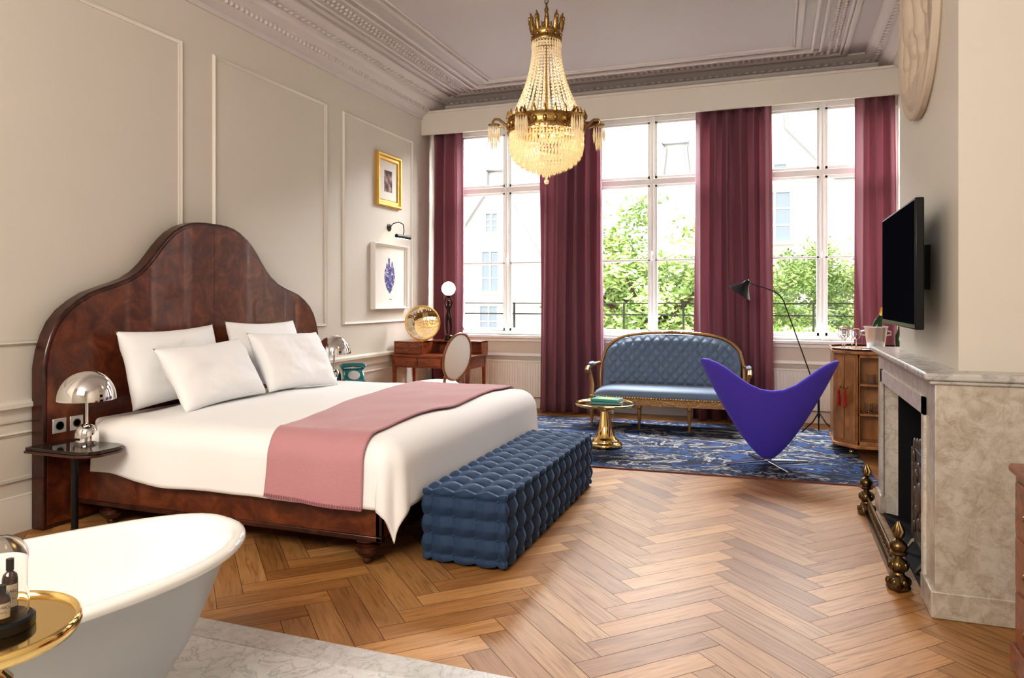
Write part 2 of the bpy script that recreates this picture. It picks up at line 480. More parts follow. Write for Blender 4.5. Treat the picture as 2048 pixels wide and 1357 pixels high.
# ---- windows
for i, c in enumerate(WC):
    g = G(); y0, y1 = YW+.05, YW+.11
    x0, x1 = c-HW, c+HW
    g.box(x0, x0+.05, y0, y1, ZS, ZH); g.box(x1-.05, x1, y0, y1, ZS, ZH)
    g.box(x0, x1, y0, y1, ZS, ZS+.05); g.box(x0, x1, y0, y1, ZH-.06, ZH)
    g.box(x0, x1, y0-.02, y1, 2.79, 2.86)
    g.box(c-.030, c+.030, y0-.005, y1, ZS, ZH); g.box(c-.014, c+.014, y0-.022, y0, ZS, ZH)
    for s_ in (-1, 1):
        a, b_ = (x0+.05, c-.030) if s_ < 0 else (c+.030, x1-.05)
        for (z0, z1) in ((ZS+.05, 2.79), (2.86, ZH-.06)):
            g.box(a, a+.028, y0+.012, y1-.01, z0, z1); g.box(b_-.028, b_, y0+.012, y1-.01, z0, z1)
            g.box(a, b_, y0+.012, y1-.01, z0, z0+.04); g.box(a, b_, y0+.012, y1-.01, z1-.028, z1)
        g.box(a, b_, y0+.012, y1-.015, 1.858, 1.882)
    w = O('window_%d' % (i+1), g, m_winwhite, kind='structure', bevel=.004)
    O('glass', G().box(x0+.02, x1-.02, YW+.083, YW+.086, ZS+.02, ZH-.02), m_pane, parent=w, smooth=False)
    gh = G(); gh.box(c-.010, c+.010, y0-.035, y0-.02, 1.86, 1.98); gh.tube([(c, y0-.03, 1.92), (c+.01, y0-.06, 1.93), (c, y0-.07, 1.86)], .006)
    O('handle', gh, m_silver, parent=w)
    g = G(); g.box(x0-.12, x1+.12, YW-.10, YW+.05, ZS-.035, ZS); g.box(x0-.06, x1+.06, YW-.03, YW, ZS-.08, ZS-.035)
    g.box(x0-.10, x0-.0, YW-.02, YW, ZS, 3.5); g.box(x1, x1+.10, YW-.02, YW, ZS, 3.5)
    g.box(x0-.02, x1+.02, YW-.025, YW, .66, .70)
    O('trim_%d' % (i+10), g, m_winwhite, kind='structure', bevel=.005)

# ---- radiators
def radiator(cx, wid, label):
    r = root('radiator', (cx, YW-.09, .14), label, 'radiator')
    g = G()
    n = int(wid/.034)
    g.box(-wid/2, wid/2, -.02, .02, .015, .455)
    for k in range(n):
        x = -wid/2+(k+.5)*wid/n
        g.box(x-.010, x+.010, -.032, -.018, .03, .44)
    O('body', g, m_white, parent=r, bevel=.004)
    O('top_grille', G().box(-wid/2, wid/2, -.035, .05, .455, .475), m_white, parent=r, bevel=.003)
    O('bracket', G().box(-wid/2+.05, -wid/2+.08, -.02, .03, -.14, .02), m_white, parent=r)
    O('bracket', G().box(wid/2-.08, wid/2-.05, -.02, .03, -.14, .02), m_white, parent=r)
    gv = G(); gv.tube([(wid/2+.0,0,.03),(wid/2+.05,0,.03),(wid/2+.05,0,-.14)], .009); gv.lathe([(.02,0),(.022,.05),(.016,.06)], (wid/2+.05,0,.03), 12)
    O('valve', gv, m_white, parent=r)
radiator(-3.27, 1.15, 'white ribbed panel radiator below the window beside the desk')
radiator(-1.35, 1.15, 'white ribbed panel radiator below the window behind the settee')
radiator(.52, 1.15, 'white ribbed panel radiator below the window behind the floor lamp')

# ---- curtains
def curtain(x0, x1, label, seed, yc=8.50):
    rnd = random.Random(seed); cx = (x0+x1)/2; W = x1-x0
    nf = max(3, round(W/.135)); ph = rnd.random()*6
    am = [.070*(.6+.7*rnd.random()) for _ in range(nf+2)]
    def fn(u, v):
        z = 3.60*(1-v)+.012
        uu = u+.018*sin(2*pi*u+ph)+.012*sin(2*pi*2*u+2*v+ph)
        a = max(0, min(nf, uu*nf))
        k = int(a); f = a-k; A = am[k]*(1-f)+am[min(k+1, nf+1)]*f
        x = (u-.5)*W*(1+.04*(v**2)) + .010*sin(2*2*pi*a+ph)*(.4+.6*v) + .008*sin(3*v+ph+5*u)
        y = A*sin(2*pi*a+.7*sin(v*2.2+ph))*(1.0-.1*v)+.018*sin(7*u+4*v+ph)
        return (x, y, z)
    g = G().surf(fn, nf*16, 22)
    O('curtain', g, m_curtain, loc=(cx, yc, 0), solid=.004, label=label, cat='curtain', group='plum floor-length curtains', angle=180)
curtain(-4.22, -3.79, 'plum velvet curtain hanging by the desk corner', 1, 8.45)
curtain(-2.74, -1.95, 'wide plum velvet curtain between two windows beside the settee', 2)
curtain(-.87, -.04, 'wide plum velvet curtain between two windows behind the settee', 3)
curtain(.80, 1.19, 'plum velvet curtain hanging beside the drinks cabinet', 4)
g = G().tube([(XL+.02,8.50,3.64),(XR-.02,8.50,3.64)], .014)
O('curtain_rail', g, m_white, label='white curtain rail hidden behind the pelmet', cat='curtain rail')

# ------------------------------------------------------------------ headboard + bed
CY = 4.44
half = [(0,1.99),(.08,1.99),(.16,1.985),(.24,1.97),(.32,1.94),(.40,1.895),(.46,1.845),(.52,1.785),(.58,1.715),(.64,1.65),(.71,1.59),(.80,1.54),(.90,1.505),(1.0,1.475),(1.10,1.44),(1.19,1.39),(1.27,1.33),(1.33,1.26),(1.37,1.18),(1.40,1.09),(1.42,.98),(1.42,.0)]
half = [(p*.985, z) for p, z in half]
def outline(o):
    pts = [(p, z) for p, z in half]
    full = [(-p, z) for p, z in pts[::-1]]+pts[1:]
    path = [Vector(q) for q in full][::-1]
    return [(p.x, p.y) for p in (offpoly([tuple(q) for q in path], o) if o else path)]
hb = root('headboard', (XL, 4.49, 0), 'tall arched burl walnut headboard standing against the panelled wall', 'headboard')
O('frame', G().prism(outline(0), .03, .132, 'yz'), m_darkwood, parent=hb, bevel=.010, angle=30)
O('panel', G().prism(outline(.026), .125, .139, 'yz'), m_burl, parent=hb, angle=25)
O('centre_seam', G().box(.139,.1398,-.002,.002,.1,1.95), m_darkwood, parent=hb, smooth=False)

bed = root('bed', (-3.0, CY, 0), 'large burl walnut bed with white linen made up', 'bed')
def L2(x, y, z=0): return (x+3.0, y-CY, z)
EY0, EY1, EX1 = 3.37, 5.46, -1.945
g = G()
x0, x1, y0, y1 = -4.12+3, -1.93+3, -1.155, 1.10
g.box(x0, x1, y0, y0+.04, .13, .36); g.box(x0, x1, y1-.04, y1, .13, .36); g.box(x1-.04, x1, y0, y1, .13, .36)
g.box(x0, x1, y0+.04, y1-.04, .18, .22)
O('bed_frame', g, m_burl, parent=bed, bevel=.01)
g = G(); g.box(x0, x1+.008, y0-.008, y0+.03, .125, .155); g.box(x1-.03, x1+.008, y0-.008, y1+.008, .125, .155)
O('rail_moulding', g, m_darkwood, parent=bed, bevel=.006)
legp = [(.018,0),(.022,.006),(.026,.02),(.022,.03),(.045,.045),(.066,.07),(.064,.095),(.04,.108),(.035,.115),(.058,.122),(.058,.13)]
for (lx, ly) in ((x1-.10, y0+.03), (x0+.24, y0+.06), (x1-.06, y1-.06), (x0+.18, y1-.06)):
    O('leg', G().lathe(legp, (0,0,0), 28), m_darkwood, parent=bed, loc=(lx, ly, 0))
g = G(); g.box(-4.10+3, -1.98+3, EY0-CY+.03, 1.0, .3, .60)
O('mattress', g, m_sheet, parent=bed, bevel=.05, seg=4)

def drape(sx, sy, top, ex1, ey0, ey1, r, flut=.018):
    ex = max(0, sx-ex1); ey = min(0, sy-ey0)+max(0, sy-ey1)
    Ln = hypot(ex, ey); bx = min(sx, ex1); by = max(ey0, min(ey1, sy))
    if Ln < 1e-9: return [bx, by, top]
    dx, dy = ex/Ln, ey/Ln
    if Ln < r*pi/2: o = r*sin(Ln/r); dn = r*(1-cos(Ln/r))
    else: o = r+.05*(Ln-r*pi/2); dn = r+(Ln-r*pi/2)
    if flut:
        tang = bx*abs(dy)+by*abs(dx)
        corner = max(0, 1-3.2*abs(dx*dy))
        am = flut*min(1, dn/.3)*corner*(1 if abs(dy) > .3 else .25)
        o += am*(sin(tang*5.0)+.35*sin(tang*11+1.3))*.8
        if corner < 1:
            o -= .02*min(1, dn/.3)*(1-corner)*cos(8*math.atan2(abs(dy), dx+1e-9))*.5
    return [bx+dx*o, by+dy*o, top-dn]
from mathutils import noise as mnoise
def wr(x, y, s=1.0): return mnoise.noise(Vector((x*1.8*s, y*1.8*s, .3)))*.6+mnoise.noise(Vector((x*4*s+3, y*2.2*s, 1.7)))*.35+mnoise.noise(Vector((x*9*s+3, y*5*s, 4.7)))*.10
drop = .420
SPN = EY1-EY0
def duv(u, v):
    sx = -3.92+u*(EX1+drop+3.92); sy = (EY0-drop)+v*(SPN+2*drop)
    p = drape(sx, sy, .658, EX1, EY0, EY1, .13)
    k = wr(sx, sy)
    edge = min(1, u*14)
    inside = 1 if (EY0 < sy < EY1 and sx < EX1) else .35
    p[2] += .028*k*inside + (-.02*(1-edge)) + .014*sin(pi*min(1,max(0,(sy-EY0)/SPN)))
    if (sy < EY0 or sy > EY1) and sx < EX1: p[1] += .016*k
    s_ = max(0, 1-u*4.0)
    if sy < EY0: p[2] += s_*.05*(EY0-sy)/drop
    return L2(*p)
O('duvet', G().surf(duv, 120, 140), m_linen, parent=bed, solid=.026, angle=180)
O('sheet', G().box(-4.09+3, -3.86+3, -1.05, 1.05, .56, .64), m_sheet, parent=bed, bevel=.03, seg=4)

bl = root('blanket', (-2.3, CY, .66), 'dusty pink wool throw draped across the foot of the bed', 'blanket')
def blk(u, v, lift=.032):
    f = v
    sy = (EY0-.44-.03*u)+v*(SPN+.44+.03*u+.25)
    xl = -2.60-.34*max(0, f-.1)+.018*sin(f*9)+.008*sin(f*23); xr = -2.005+.010*sin(f*11+1)
    sx = xl+u*(xr-xl)
    p = drape(sx, sy, .658+lift, EX1, EY0, EY1, .135+lift*.5, .018)
    k = wr(sx, sy); rp = mnoise.noise(Vector((sx*7, sy*3.0, 9.1)))*.010
    if sy < EY0 or sy > EY1:
        p[1] += (-.012 if sy < EY0 else .012) + .016*k + .008*sin(sx*15)*min(1,(EY0-sy)/.3 if sy < EY0 else 0)
        p[2] += .028*k*.35
    else: p[2] += .028*k+rp*.6
    p[2] += .014*sin(pi*min(1,max(0,(sy-EY0)/SPN)))
    return (p[0]+2.3, p[1]-CY, p[2]-.66)
O('throw_cloth', G().surf(blk, 44, 130), m_pink, parent=bl, solid=.011, angle=180)
g = G()
g.tube([Vector(blk(k/30, .0))+Vector((0,-.004,0)) for k in range(31)], .004, 6)
for k in range(40):
    p = blk((k+.5)/40, 0); q = blk((k+.5)/40, .006)
    g.tube([(p[0], p[1]-.009, p[2]-.002), (q[0], q[1]-.009, q[2])], .0022, 5)
O('stitched_hem', g, m_pinkedge, parent=bl)

# pillows
def pillow(loc, W, H, T, rot, label, seed):
    def side(sg):
        def fn(u, v):
            a = u*2-1; b_ = v*2-1
            e = max(0,(1-abs(a)**3.0))**.55*max(0,(1-abs(b_)**3.0))**.55
            pin = 1-.08*(1-abs(b_)**2)*abs(a)**3; pin2 = 1-.09*(1-abs(a)**2)*abs(b_)**3
            k = mnoise.noise(Vector((a*1.7+seed, b_*1.7, seed*.7)))*.25
            cr = .10*mnoise.noise(Vector((a*4+seed, b_*4, 3.1)))+.05*mnoise.noise(Vector((a*9+seed, b_*7, 5.1)))
            return (sg*T/2*e*(1+k+cr), a*W/2*pin, b_*H/2*pin2+H/2)
        return fn
    g = G().surf(side(1), 44, 32); g.surf(side(-1), 44, 32)
    ob = O('pillow', g, m_linen, loc=loc, rot=rot, label=label, cat='pillow', group='white bed pillows', angle=180)
    weld(ob, .0015)
pillow((-3.87, 3.92, .685), .86, .53, .22, (0.02, -.26, 0), 'white pillow leaning on the headboard beside the chrome lamp', 1)
pillow((-3.87, 4.88, .685), .84, .55, .22, (-.02, -.26, 0), 'white pillow leaning on the headboard by the telephone side', 2)
pillow((-3.50, 3.95, .69), .85, .47, .22, (.03, -.54, .06), 'white pillow propped at an angle beside the chrome lamp', 3)
pillow((-3.49, 4.78, .69), .80, .50, .22, (-.04, -.50, -.06), 'white pillow propped against another, slightly tilted', 4)

# ---- bedside tables
def offl(pts, o):
    return [(p.x, p.y) for p in offpoly(pts, o)]
def bedside(xc, yc, zt, hy, label):
    r = root('bedside_table', (xc, yc, 0), label, 'bedside table')
    hx = .25; cut = .10
    pts = [(-hx,-hy),(hx-cut,-hy)]
    for k in range(9):
        a = -pi/2+pi/2*k/8; pts.append((hx-cut+cut*cos(a), -hy+cut+cut*sin(a)))
    for k in range(9):
        a = pi/2*k/8; pts.append((hx-cut+cut*cos(a), hy-cut+cut*sin(a)))
    pts.append((-hx, hy))
    O('table_top', G().prism(pts, zt-.02, zt), m_smoked, parent=r, bevel=.004)
    O('top_edge', G().prism(offl(pts, -.005), zt-.035, zt-.02), m_darkwood, parent=r, bevel=.003)
    O('pole', G().lathe([(.019,0),(.019,zt-.035)], (-.03,0,0), 20), m_black, parent=r)
    O('base', G().lathe([(.09,0),(.09,.008),(.02,.014)], (-.03,0,0), 28), m_black, parent=r)
bedside(-3.825, 3.075, .54, .14, 'small smoked-glass bedside table on a slim pole beside the bed')
bedside(-3.86, 5.80, .62, .15, 'small smoked-glass bedside table holding a telephone and lamp')

# ---- chrome dome lamps
def domelamp(loc, label):
    r = root('table_lamp', loc, label, 'lamp', group='chrome dome bedside lamps')
    g = G().lathe([(.062,0),(.064,.01),(.064,.055),(.062,.075),(.054,.10),(.040,.118),(.020,.128),(.008,.13)], seg=36)
    O('base', g, m_chrome, parent=r, angle=60)
    O('slot', G().box(-.02,.02,-.0655,-.0635,.04,.052), m_black, parent=r)
    O('stem', G().lathe([(.008,.12),(.008,.30)], seg=14), m_chrome, parent=r)
    pr = []
    R_ = .155
    for k in range(16):
        a = pi/2*k/15; pr.append((R_*cos(a), .27+.175*sin(a)))
    pr2 = [(max(0,p-.004), z-.003) for p, z in pr]
    O('lamp_shade', G().lathe(pr+pr2[::-1], seg=48, cap=False), m_chrome, parent=r, angle=60)
    O('bulb', G().ball((0,0,.315), .03, 14, 8), m_bulb, parent=r)
    O('collar', G().lathe([(.018,.27),(.02,.275),(.02,.285),(.008,.29)], seg=18), m_chrome, parent=r)
domelamp((-3.79, 3.10, .54), 'polished chrome dome lamp on the bedside table near the tub')
domelamp((-3.86, 5.72, .62), 'polished chrome dome lamp beside the teal telephone')

# ---- telephone
ph = root('telephone', (-3.71, 5.81, .62), 'teal retro rotary telephone on the bedside table', 'telephone', rz=-.9)
O('body', G().prism([(-.10,0),(.11,0),(.11,.035),(.04,.095),(-.03,.125),(-.08,.12),(-.10,.08)], -.095, .095, 'xz'), m_teal, parent=ph, bevel=.014, seg=3)
g = G().lathe([(.055,0),(.055,.008),(.03,.012)], seg=24); g.xf(Matrix.Translation((.078,0,.068)) @ Matrix.Rotation(.70, 4, 'Y'))
O('dial', g, m_silver, parent=ph)
g = G().tube([(-.05,-.11,.130),(-.05,-.085,.150),(-.05,0,.158),(-.05,.085,.150),(-.05,.11,.130)], [.028,.022,.018,.022,.028], 12)
O('handset', g, m_teal, parent=ph)
# ---- sockets on the headboard
for k, yy in enumerate((3.19, 3.305)):
    s_ = root('power_socket', (XL+.139, yy, .62), 'square brushed steel wall socket on the headboard', 'socket', group='headboard sockets')
    O('plate', G().box(0, .006, -.045, .045, -.045, .045), m_silver, parent=s_, bevel=.003)
    g = G().lathe([(.026,0),(.026,.003),(.02,.003),(.019,-.001)], seg=24); g.xf(Matrix.Translation((.006,0,0)) @ Matrix.Rotation(pi/2, 4, 'Y'))
    O('outlet', g, m_bronze if k else m_black, parent=s_)

# ------------------------------------------------------------------ ottoman
def rounded_tuft(hx, hy, hz, rr, Nx, Ny, Nz, amp, res, z0):
    g = G(); btn = []
    def tuft(p, q):
        a = abs(cos(pi*p)); b_ = abs(cos(pi*q))
        crease = (a*b_)**.36
        d = 1-((1-a)**.5*(1-b_)**.5)
        return .62*crease+.38*d**1.5
    def mapp(x, y, z, h):
        ix = max(-hx+rr, min(hx-rr, x)); iy = max(-hy+rr, min(hy-rr, y)); iz = max(-hz+rr, min(hz-rr, z))
        n_ = Vector((x-ix, y-iy, z-iz))
        if n_.length < 1e-9: n_ = Vector((0,0,1))
        n_.normalize()
        pt = Vector((ix, iy, iz))+n_*(rr-amp+amp*h)
        return (pt.x, pt.y, pt.z+hz+z0), n_
    dims = {'x': (hx, Nx), 'y': (hy, Ny), 'z': (hz, Nz)}
    for axis, sg in (('z',1),('x',1),('x',-1),('y',-1),('y',1),('z',-1)):
        a, b_ = [k for k in 'xyz' if k != axis]
        ha, Na = dims[a]; hb_, Nb = dims[b_]
        bottom = (axis == 'z' and sg < 0)
        def fn(u, v):
            c = {axis: sg*dims[axis][0], a: (2*u-1)*ha, b_: (2*v-1)*hb_}
            return mapp(c['x'], c['y'], c['z'], tuft(u*Na, v*Nb))[0]
        g.surf(fn, int(2*ha/res), int(2*hb_/res))
        if not bottom and not (axis == 'y' and sg > 0):
            for i in range(Na):
                for j in range(Nb):
                    c = {axis: sg*dims[axis][0], a: ((2*i+1)/Na-1)*ha, b_: ((2*j+1)/Nb-1)*hb_}
                    pt, nn = mapp(c['x'], c['y'], c['z'], .12)
                    btn.append((pt, nn))
    return g, btn
ot = root('ottoman', (-1.525, 4.345, 0), 'long dark blue velvet tufted ottoman bench beside the bed foot', 'ottoman')
g, btn = rounded_tuft(.252, .935, .201, .044, 4, 14, 4, .036, .0080, .003)
ob = O('body', g, m_velvet, parent=ot, angle=180)
weld(ob, .0016)
gb = G().ball((0,0,0), (.010,.010,.006), 10, 6)
camp = Vector((0,0,1.4)); oc = Vector((-1.525,4.345,0))
btn.sort(key=lambda q: (Vector(q[0])+oc-camp).length + (100 if Vector(q[1]).x < -.5 else 0))
first = None; restg = G()
for i, (pt, nn) in enumerate(btn):
    rotm = Vector(nn).to_track_quat('Z', 'Y').to_euler()
    if i == 0: first = O('button', gb, m_velvet, parent=ot, loc=pt, rot=rotm)
    elif i < 100:
        k = first.copy(); COL.objects.link(k); k.location = pt; k.rotation_euler = rotm; k.parent = ot
    else: restg.ball(pt, .006, 8, 4)
if restg.v: O('remaining_buttons', restg, m_velvet, parent=ot, kind='stuff')

# ------------------------------------------------------------------ bathtub
tub = root('bathtub', (-2.145, 1.335, .012), 'white enamel freestanding roll-top bathtub with grey outside', 'bathtub', rz=-.335)
TL, TW, TH = 1.66, .79, .552
def tubring(hl, hw, z, dz_end=0, n=64):
    out = []
    for k in range(n):
        a = 2*pi*k/n
        c, s_ = cos(a), sin(a)
        x = hw*(abs(c)**.86)*(1 if c > 0 else -1); y = hl*(abs(s_)**.80)*(1 if s_ > 0 else -1)
        out.append((x, y, z+dz_end*(abs(s_)**3)*(abs(y)/hl)))
    return out
def stack(rings):
    n = len(rings[0]); g = G(); vs = [p for r in rings for p in r]; fs = []
    for i in range(len(rings)-1):
        for k in range(n):
            k2 = (k+1) % n; fs.append((i*n+k, i*n+k2, (i+1)*n+k2, (i+1)*n+k))
    g.add(vs, fs); return g
E = .022
rim = [(.0,.0,-.018),(.008,.008,-.006),(.004,.004,.008),(-.012,-.012,.016),(-.032,-.032,.012),(-.045,-.045,-.004)]
inner = [tubring(TL/2+a, TW/2+b_, TH+c, E) for a,b_,c in rim]
inner += [tubring(TL/2-.07, TW/2-.06, TH-.06, E), tubring(TL/2-.13, TW/2-.09, TH-.2, E*.5), tubring(TL/2-.22, TW/2-.12, TH-.34), tubring(TL/2-.32, TW/2-.17, TH-.42), tubring(TL/2-.45, TW/2-.26, TH-.445), tubring(.1,.03,TH-.45)]
O('basin', stack(inner), m_tub, parent=tub, angle=180)
outer = [tubring(TL/2-.0, TW/2-.0, TH-.018, E), tubring(TL/2-.035, TW/2-.035, TH-.022, E), tubring(TL/2-.055, TW/2-.05, TH-.05, E), tubring(TL/2-.11, TW/2-.08, TH-.17, E*.5), tubring(TL/2-.18, TW/2-.11, TH-.30), tubring(TL/2-.27, TW/2-.15, TH-.42), tubring(TL/2-.34, TW/2-.20, TH-.48), tubring(TL/2-.42, TW/2-.26, TH-.50), tubring(.1,.03,TH-.50)]
O('outer_shell', stack(outer), m_tubout, parent=tub, angle=180)
for sx in (-1,1):
    for sy in (-1,1):
        O('foot', G().tube([(sx*.2, sy*.42, .12),(sx*.26, sy*.46, .07),(sx*.24, sy*.48, .02),(sx*.25, sy*.49, .0)], [.035,.028,.02,.03], 10), m_tubout, parent=tub)

# ---- gold pedestal tables
def pawn(loc, R_, H_, label, sc=1.0):
    r = root('side_table', loc, label, 'side table')
    O('table_top', G().lathe([(.0,H_-.03),(R_*.9,H_-.032),(R_*.97,H_-.028),(R_,H_-.016),(R_*.995,H_-.004),(R_*.97,H_),(R_*.94,H_-.002),(R_*.92,H_-.010),(0,H_-.011)], seg=64), m_brass, parent=r, angle=50)
    O('pedestal', G().lathe([(.135*sc,.0),(.145*sc,.01),(.145*sc,.03),(.13*sc,.045),(.115*sc,.05),(.112*sc,.065),(.095*sc,.08),(.075*sc,.11),(.055*sc,H_*.5),(.045*sc,H_*.72),(.042*sc,H_*.80),(.055*sc,H_*.82),(.057*sc,H_*.85),(.042*sc,H_*.875),(.06*sc,H_-.03)], seg=48), m_brass, parent=r, angle=60)
    return r
pawn((-1.448, .950, .012), .175, .755, 'round polished brass pedestal table beside the bathtub')
pawn((-1.495, 6.64, .012), .285, .415, 'round polished brass pedestal coffee table in front of the settee', 1.1)
TZ = .757
CX_, CY_ = -1.420, .973
cl = root('glass_cloche', (CX_, CY_, TZ), 'clear glass cloche on a round black base covering toiletry bottles', 'cloche')
O('base', G().lathe([(.058,0),(.059,.004),(.059,.018),(.054,.022),(.0,.022)], seg=40), m_black, parent=cl)
pr = [(.048,.022),(.0485,.11)]+[(.0485*cos(pi/2*k/12), .135+.045*sin(pi/2*k/12)) for k in range(13)]
O('dome', G().lathe(pr+[(max(0,p-.0025), z-.0025) for p, z in pr[::-1]], seg=40, cap=False), m_glass, parent=cl, angle=60)
def bottle(loc, r_, h_, label, rz, text=True):
    b_ = root('toiletry_bottle', loc, label, 'bottle', rz=rz, group='toiletry bottles under the cloche')
    O('body', G().lathe([(r_*.95,0),(r_,.002),(r_,h_*.62),(r_*.85,h_*.70),(r_*.4,h_*.76),(r_*.4,h_*.8)], seg=24), m_amber, parent=b_)
    O('cap', G().lathe([(r_*.5,h_*.78),(r_*.5,h_),(0,h_)], seg=20), m_black, parent=b_)
    if text:
        def fn(u, v):
            a = -pi/2+(u-.5)*2.0
            return ((r_+.0006)*cos(a), (r_+.0006)*sin(a), h_*(.12+.42*v))
        O('paper_label', G().surf(fn, 10, 1), m_labelp, parent=b_, label='cream printed paper label')
        for s_, z_, tx in ((.0052, .40, 'LE LABO'), (.0028, .27, 'SHAMPOO')):
            cu = bpy.data.curves.new('label_text', 'FONT'); cu.body = tx; cu.size = s_*1.35; cu.align_x = 'CENTER'; cu.extrude = .0001
            tmp = bpy.data.objects.new('tmp_text', cu)
            me = bpy.data.meshes.new_from_object(tmp); me.name = 'label_text'
            bpy.data.objects.remove(tmp)
            me.materials.clear(); me.materials.append(m_ink)
            to = bpy.data.objects.new('label_text', me); COL.objects.link(to); to.parent = b_
            to.location = (0, -(r_+.0012), h_*z_); to.rotation_euler = (pi/2, 0, 0)
bottle((CX_-.020, CY_-.014, TZ+.022), .017, .082, 'dark amber bottle with cream label under the cloche', .95)
bottle((CX_+.018, CY_-.010, TZ+.022), .016, .068, 'short dark amber bottle with cream label under the cloche', .95)
bottle((CX_-.006, CY_+.024, TZ+.022), .014, .106, 'tall dark amber bottle under the cloche', .95)

# ------------------------------------------------------------------ rug
rg_ = root('rug', (-1.03, 7.02, 0), 'navy, blue and cream patterned area rug on the parquet', 'rug', rz=.045)
O('pile', G().box(-1.72, 1.72, -1.16, 1.22, .0, .010), m_rug, parent=rg_, smooth=False)
g = G(); g.box(-1.735,1.735,-1.175,-1.16,0,.011); g.box(-1.735,1.735,1.22,1.235,0,.011); g.box(-1.735,-1.72,-1.175,1.235,0,.011); g.box(1.72,1.735,-1.175,1.235,0,.011)
O('binding', g, m_rugedge, parent=rg_, smooth=False)

# ------------------------------------------------------------------ settee
st = root('settee', (-1.09, 7.92, .012), 'gilt-framed settee with button-tufted pale blue velvet', 'sofa')
def backtop(x, W=.77, lo=.72, top=1.0):
    a = min(1, abs(x)/W)
    return lo+(top-lo)*(max(0,1-a**4.2))**.5+.012*max(0,cos(pi*x/W/1.0))*(1 if abs(x) < W*.5 else 0)
PX, PZ = .1064, .125
def bk(u, v):
    x = (2*u-1)*.745
    zt = backtop(x, .765, .66, .99)-.02
    z = .40+(zt-.40)*v
    p = (x+.745)/PX; q = (z-.40)/PZ
    e = min(1, v*8, (1-v)*10, u*18, (1-u)*18)
    d = (abs(sin(pi*(p+q))*sin(pi*(p-q))))
    h = (.55*d**.4+.45*(1-(1-d)**2))*.034*e
    cv = .10*(abs(2*u-1)**3)
    return (x, .20+.10*v-h-.025*e-cv*.9, z)
g = G().surf(bk, 180, 60)
O('back_cushion', g, m_velvet2, parent=st, angle=180, solid=.012)
def bk2(u, v):
    x = (2*u-1)*.745; zt = backtop(x, .765, .66, .99)-.02
    return (x, .225+.10*v-.09*(abs(2*u-1)**3), .40+(zt-.40)*v)
O('back_panel', G().surf(bk2, 40, 8), m_velvet2, parent=st, angle=180, solid=.02)
gb = G().ball((0,0,0), (.010,.006,.010), 8, 6); firstb = None; cnt = 0
for i in range(1, 28):
    for j in range(1, 9):
        if (i+j) % 2: continue
        x = -.745+i*PX/2; z = .40+j*PZ/2
        if abs(x) > .70 or z > backtop(x,.765,.66,.99)-.06: continue
        u = (x+.745)/1.49; v_ = (z-.40)/(backtop(x,.765,.66,.99)-.02-.40)
        q = bk(u, v_)
        if firstb is None: firstb = O('button', gb, m_velvet2, parent=st, loc=(q[0], q[1]-.006, q[2]))
        elif cnt < 99:
            k = firstb.copy(); COL.objects.link(k); k.parent = st; k.location = (q[0], q[1]-.006, q[2])
        cnt += 1
pts = []
for k in range(41):
    x = -.775+1.55*k/40
    pts.append((x, .225+.10*((backtop(x,.775,.66,.995)-.4)/.6)-.09*(abs(x/.775)**3), backtop(x,.775,.66,.995)))
pts = [(-.775,.135,.26),(-.778,.135,.40),(-.780,.14,.55)]+pts+[(.780,.14,.55),(.778,.135,.40),(.775,.135,.26)]
g = G().tube(pts, .018, 10)
for k in range(-3, 4):
    g.ball((k*.035, .31, 1.005+.012-.004*abs(k)), (.018,.014,.012+.002*(3-abs(k))), 8, 6)
O('back_frame', g, m_giltwood, parent=st)
def seat(u, v):
    x = (2*u-1); y = -.30+.56*v
    fr = 1-.04*(1-v)
    bow = -.03*(1-x*x)*(1-v)
    e = (1-abs(x)**8)**.5*max(0,1-abs(2*v-1)**7)**.5
    return (x*.80*fr, y+bow, .335+.095*e)
g = G().surf(seat, 50, 24)
O('seat_cushion', g, m_velvet2, parent=st, angle=180, solid=.01)
g = G()
pl = [(x/20*.80, -.31-.03*(1-(x/20)**2)) for x in range(-20, 21)]
g.prism(pl+[(.80,.24),(-.80,.24)], .26, .345, 'xy')
for i in range(56):
    x = -.78+1.56*i/55
    g.ball((x, -.315-.03*(1-(x/.8)**2), .335), .011, 6, 4)
O('seat_rail', g, m_giltwood, parent=st, angle=40)
lp = [(.010,0),(.014,.01),(.012,.03),(.024,.20),(.026,.215),(.018,.222),(.03,.235),(.03,.262)]
for x in (-.78,-.26,.26,.78):
    O('leg', G().lathe(lp, seg=16), m_giltwood, parent=st, loc=(x,-.285 if abs(x)>.5 else -.31,0))
for x in (-.74,.74):
    O('leg', G().tube([(0,.0,.27),(0,.02,.15),(0,.06,0)], [.024,.02,.014], 10), m_giltwood, parent=st, loc=(x,.20,0))
for sx in (-1, 1):
    g = G().tube([(sx*.785,.12,.66),(sx*.82,.02,.655),(sx*.845,-.10,.64),(sx*.85,-.20,.63),(sx*.85,-.235,.605),(sx*.85,-.22,.585)], [.02,.02,.022,.024,.024,.018], 10)
    g.tube([(sx*.845,-.17,.62),(sx*.83,-.13,.54),(sx*.80,-.17,.44),(sx*.79,-.24,.36),(sx*.79,-.27,.30)], [.018,.018,.020,.022,.022], 10)
    a = O('armrest', g, m_giltwood, parent=st)
    O('arm_pad', G().ball((sx*.835,-.06,.668), (.028,.105,.022), 14, 8), m_velvet2, parent=a)

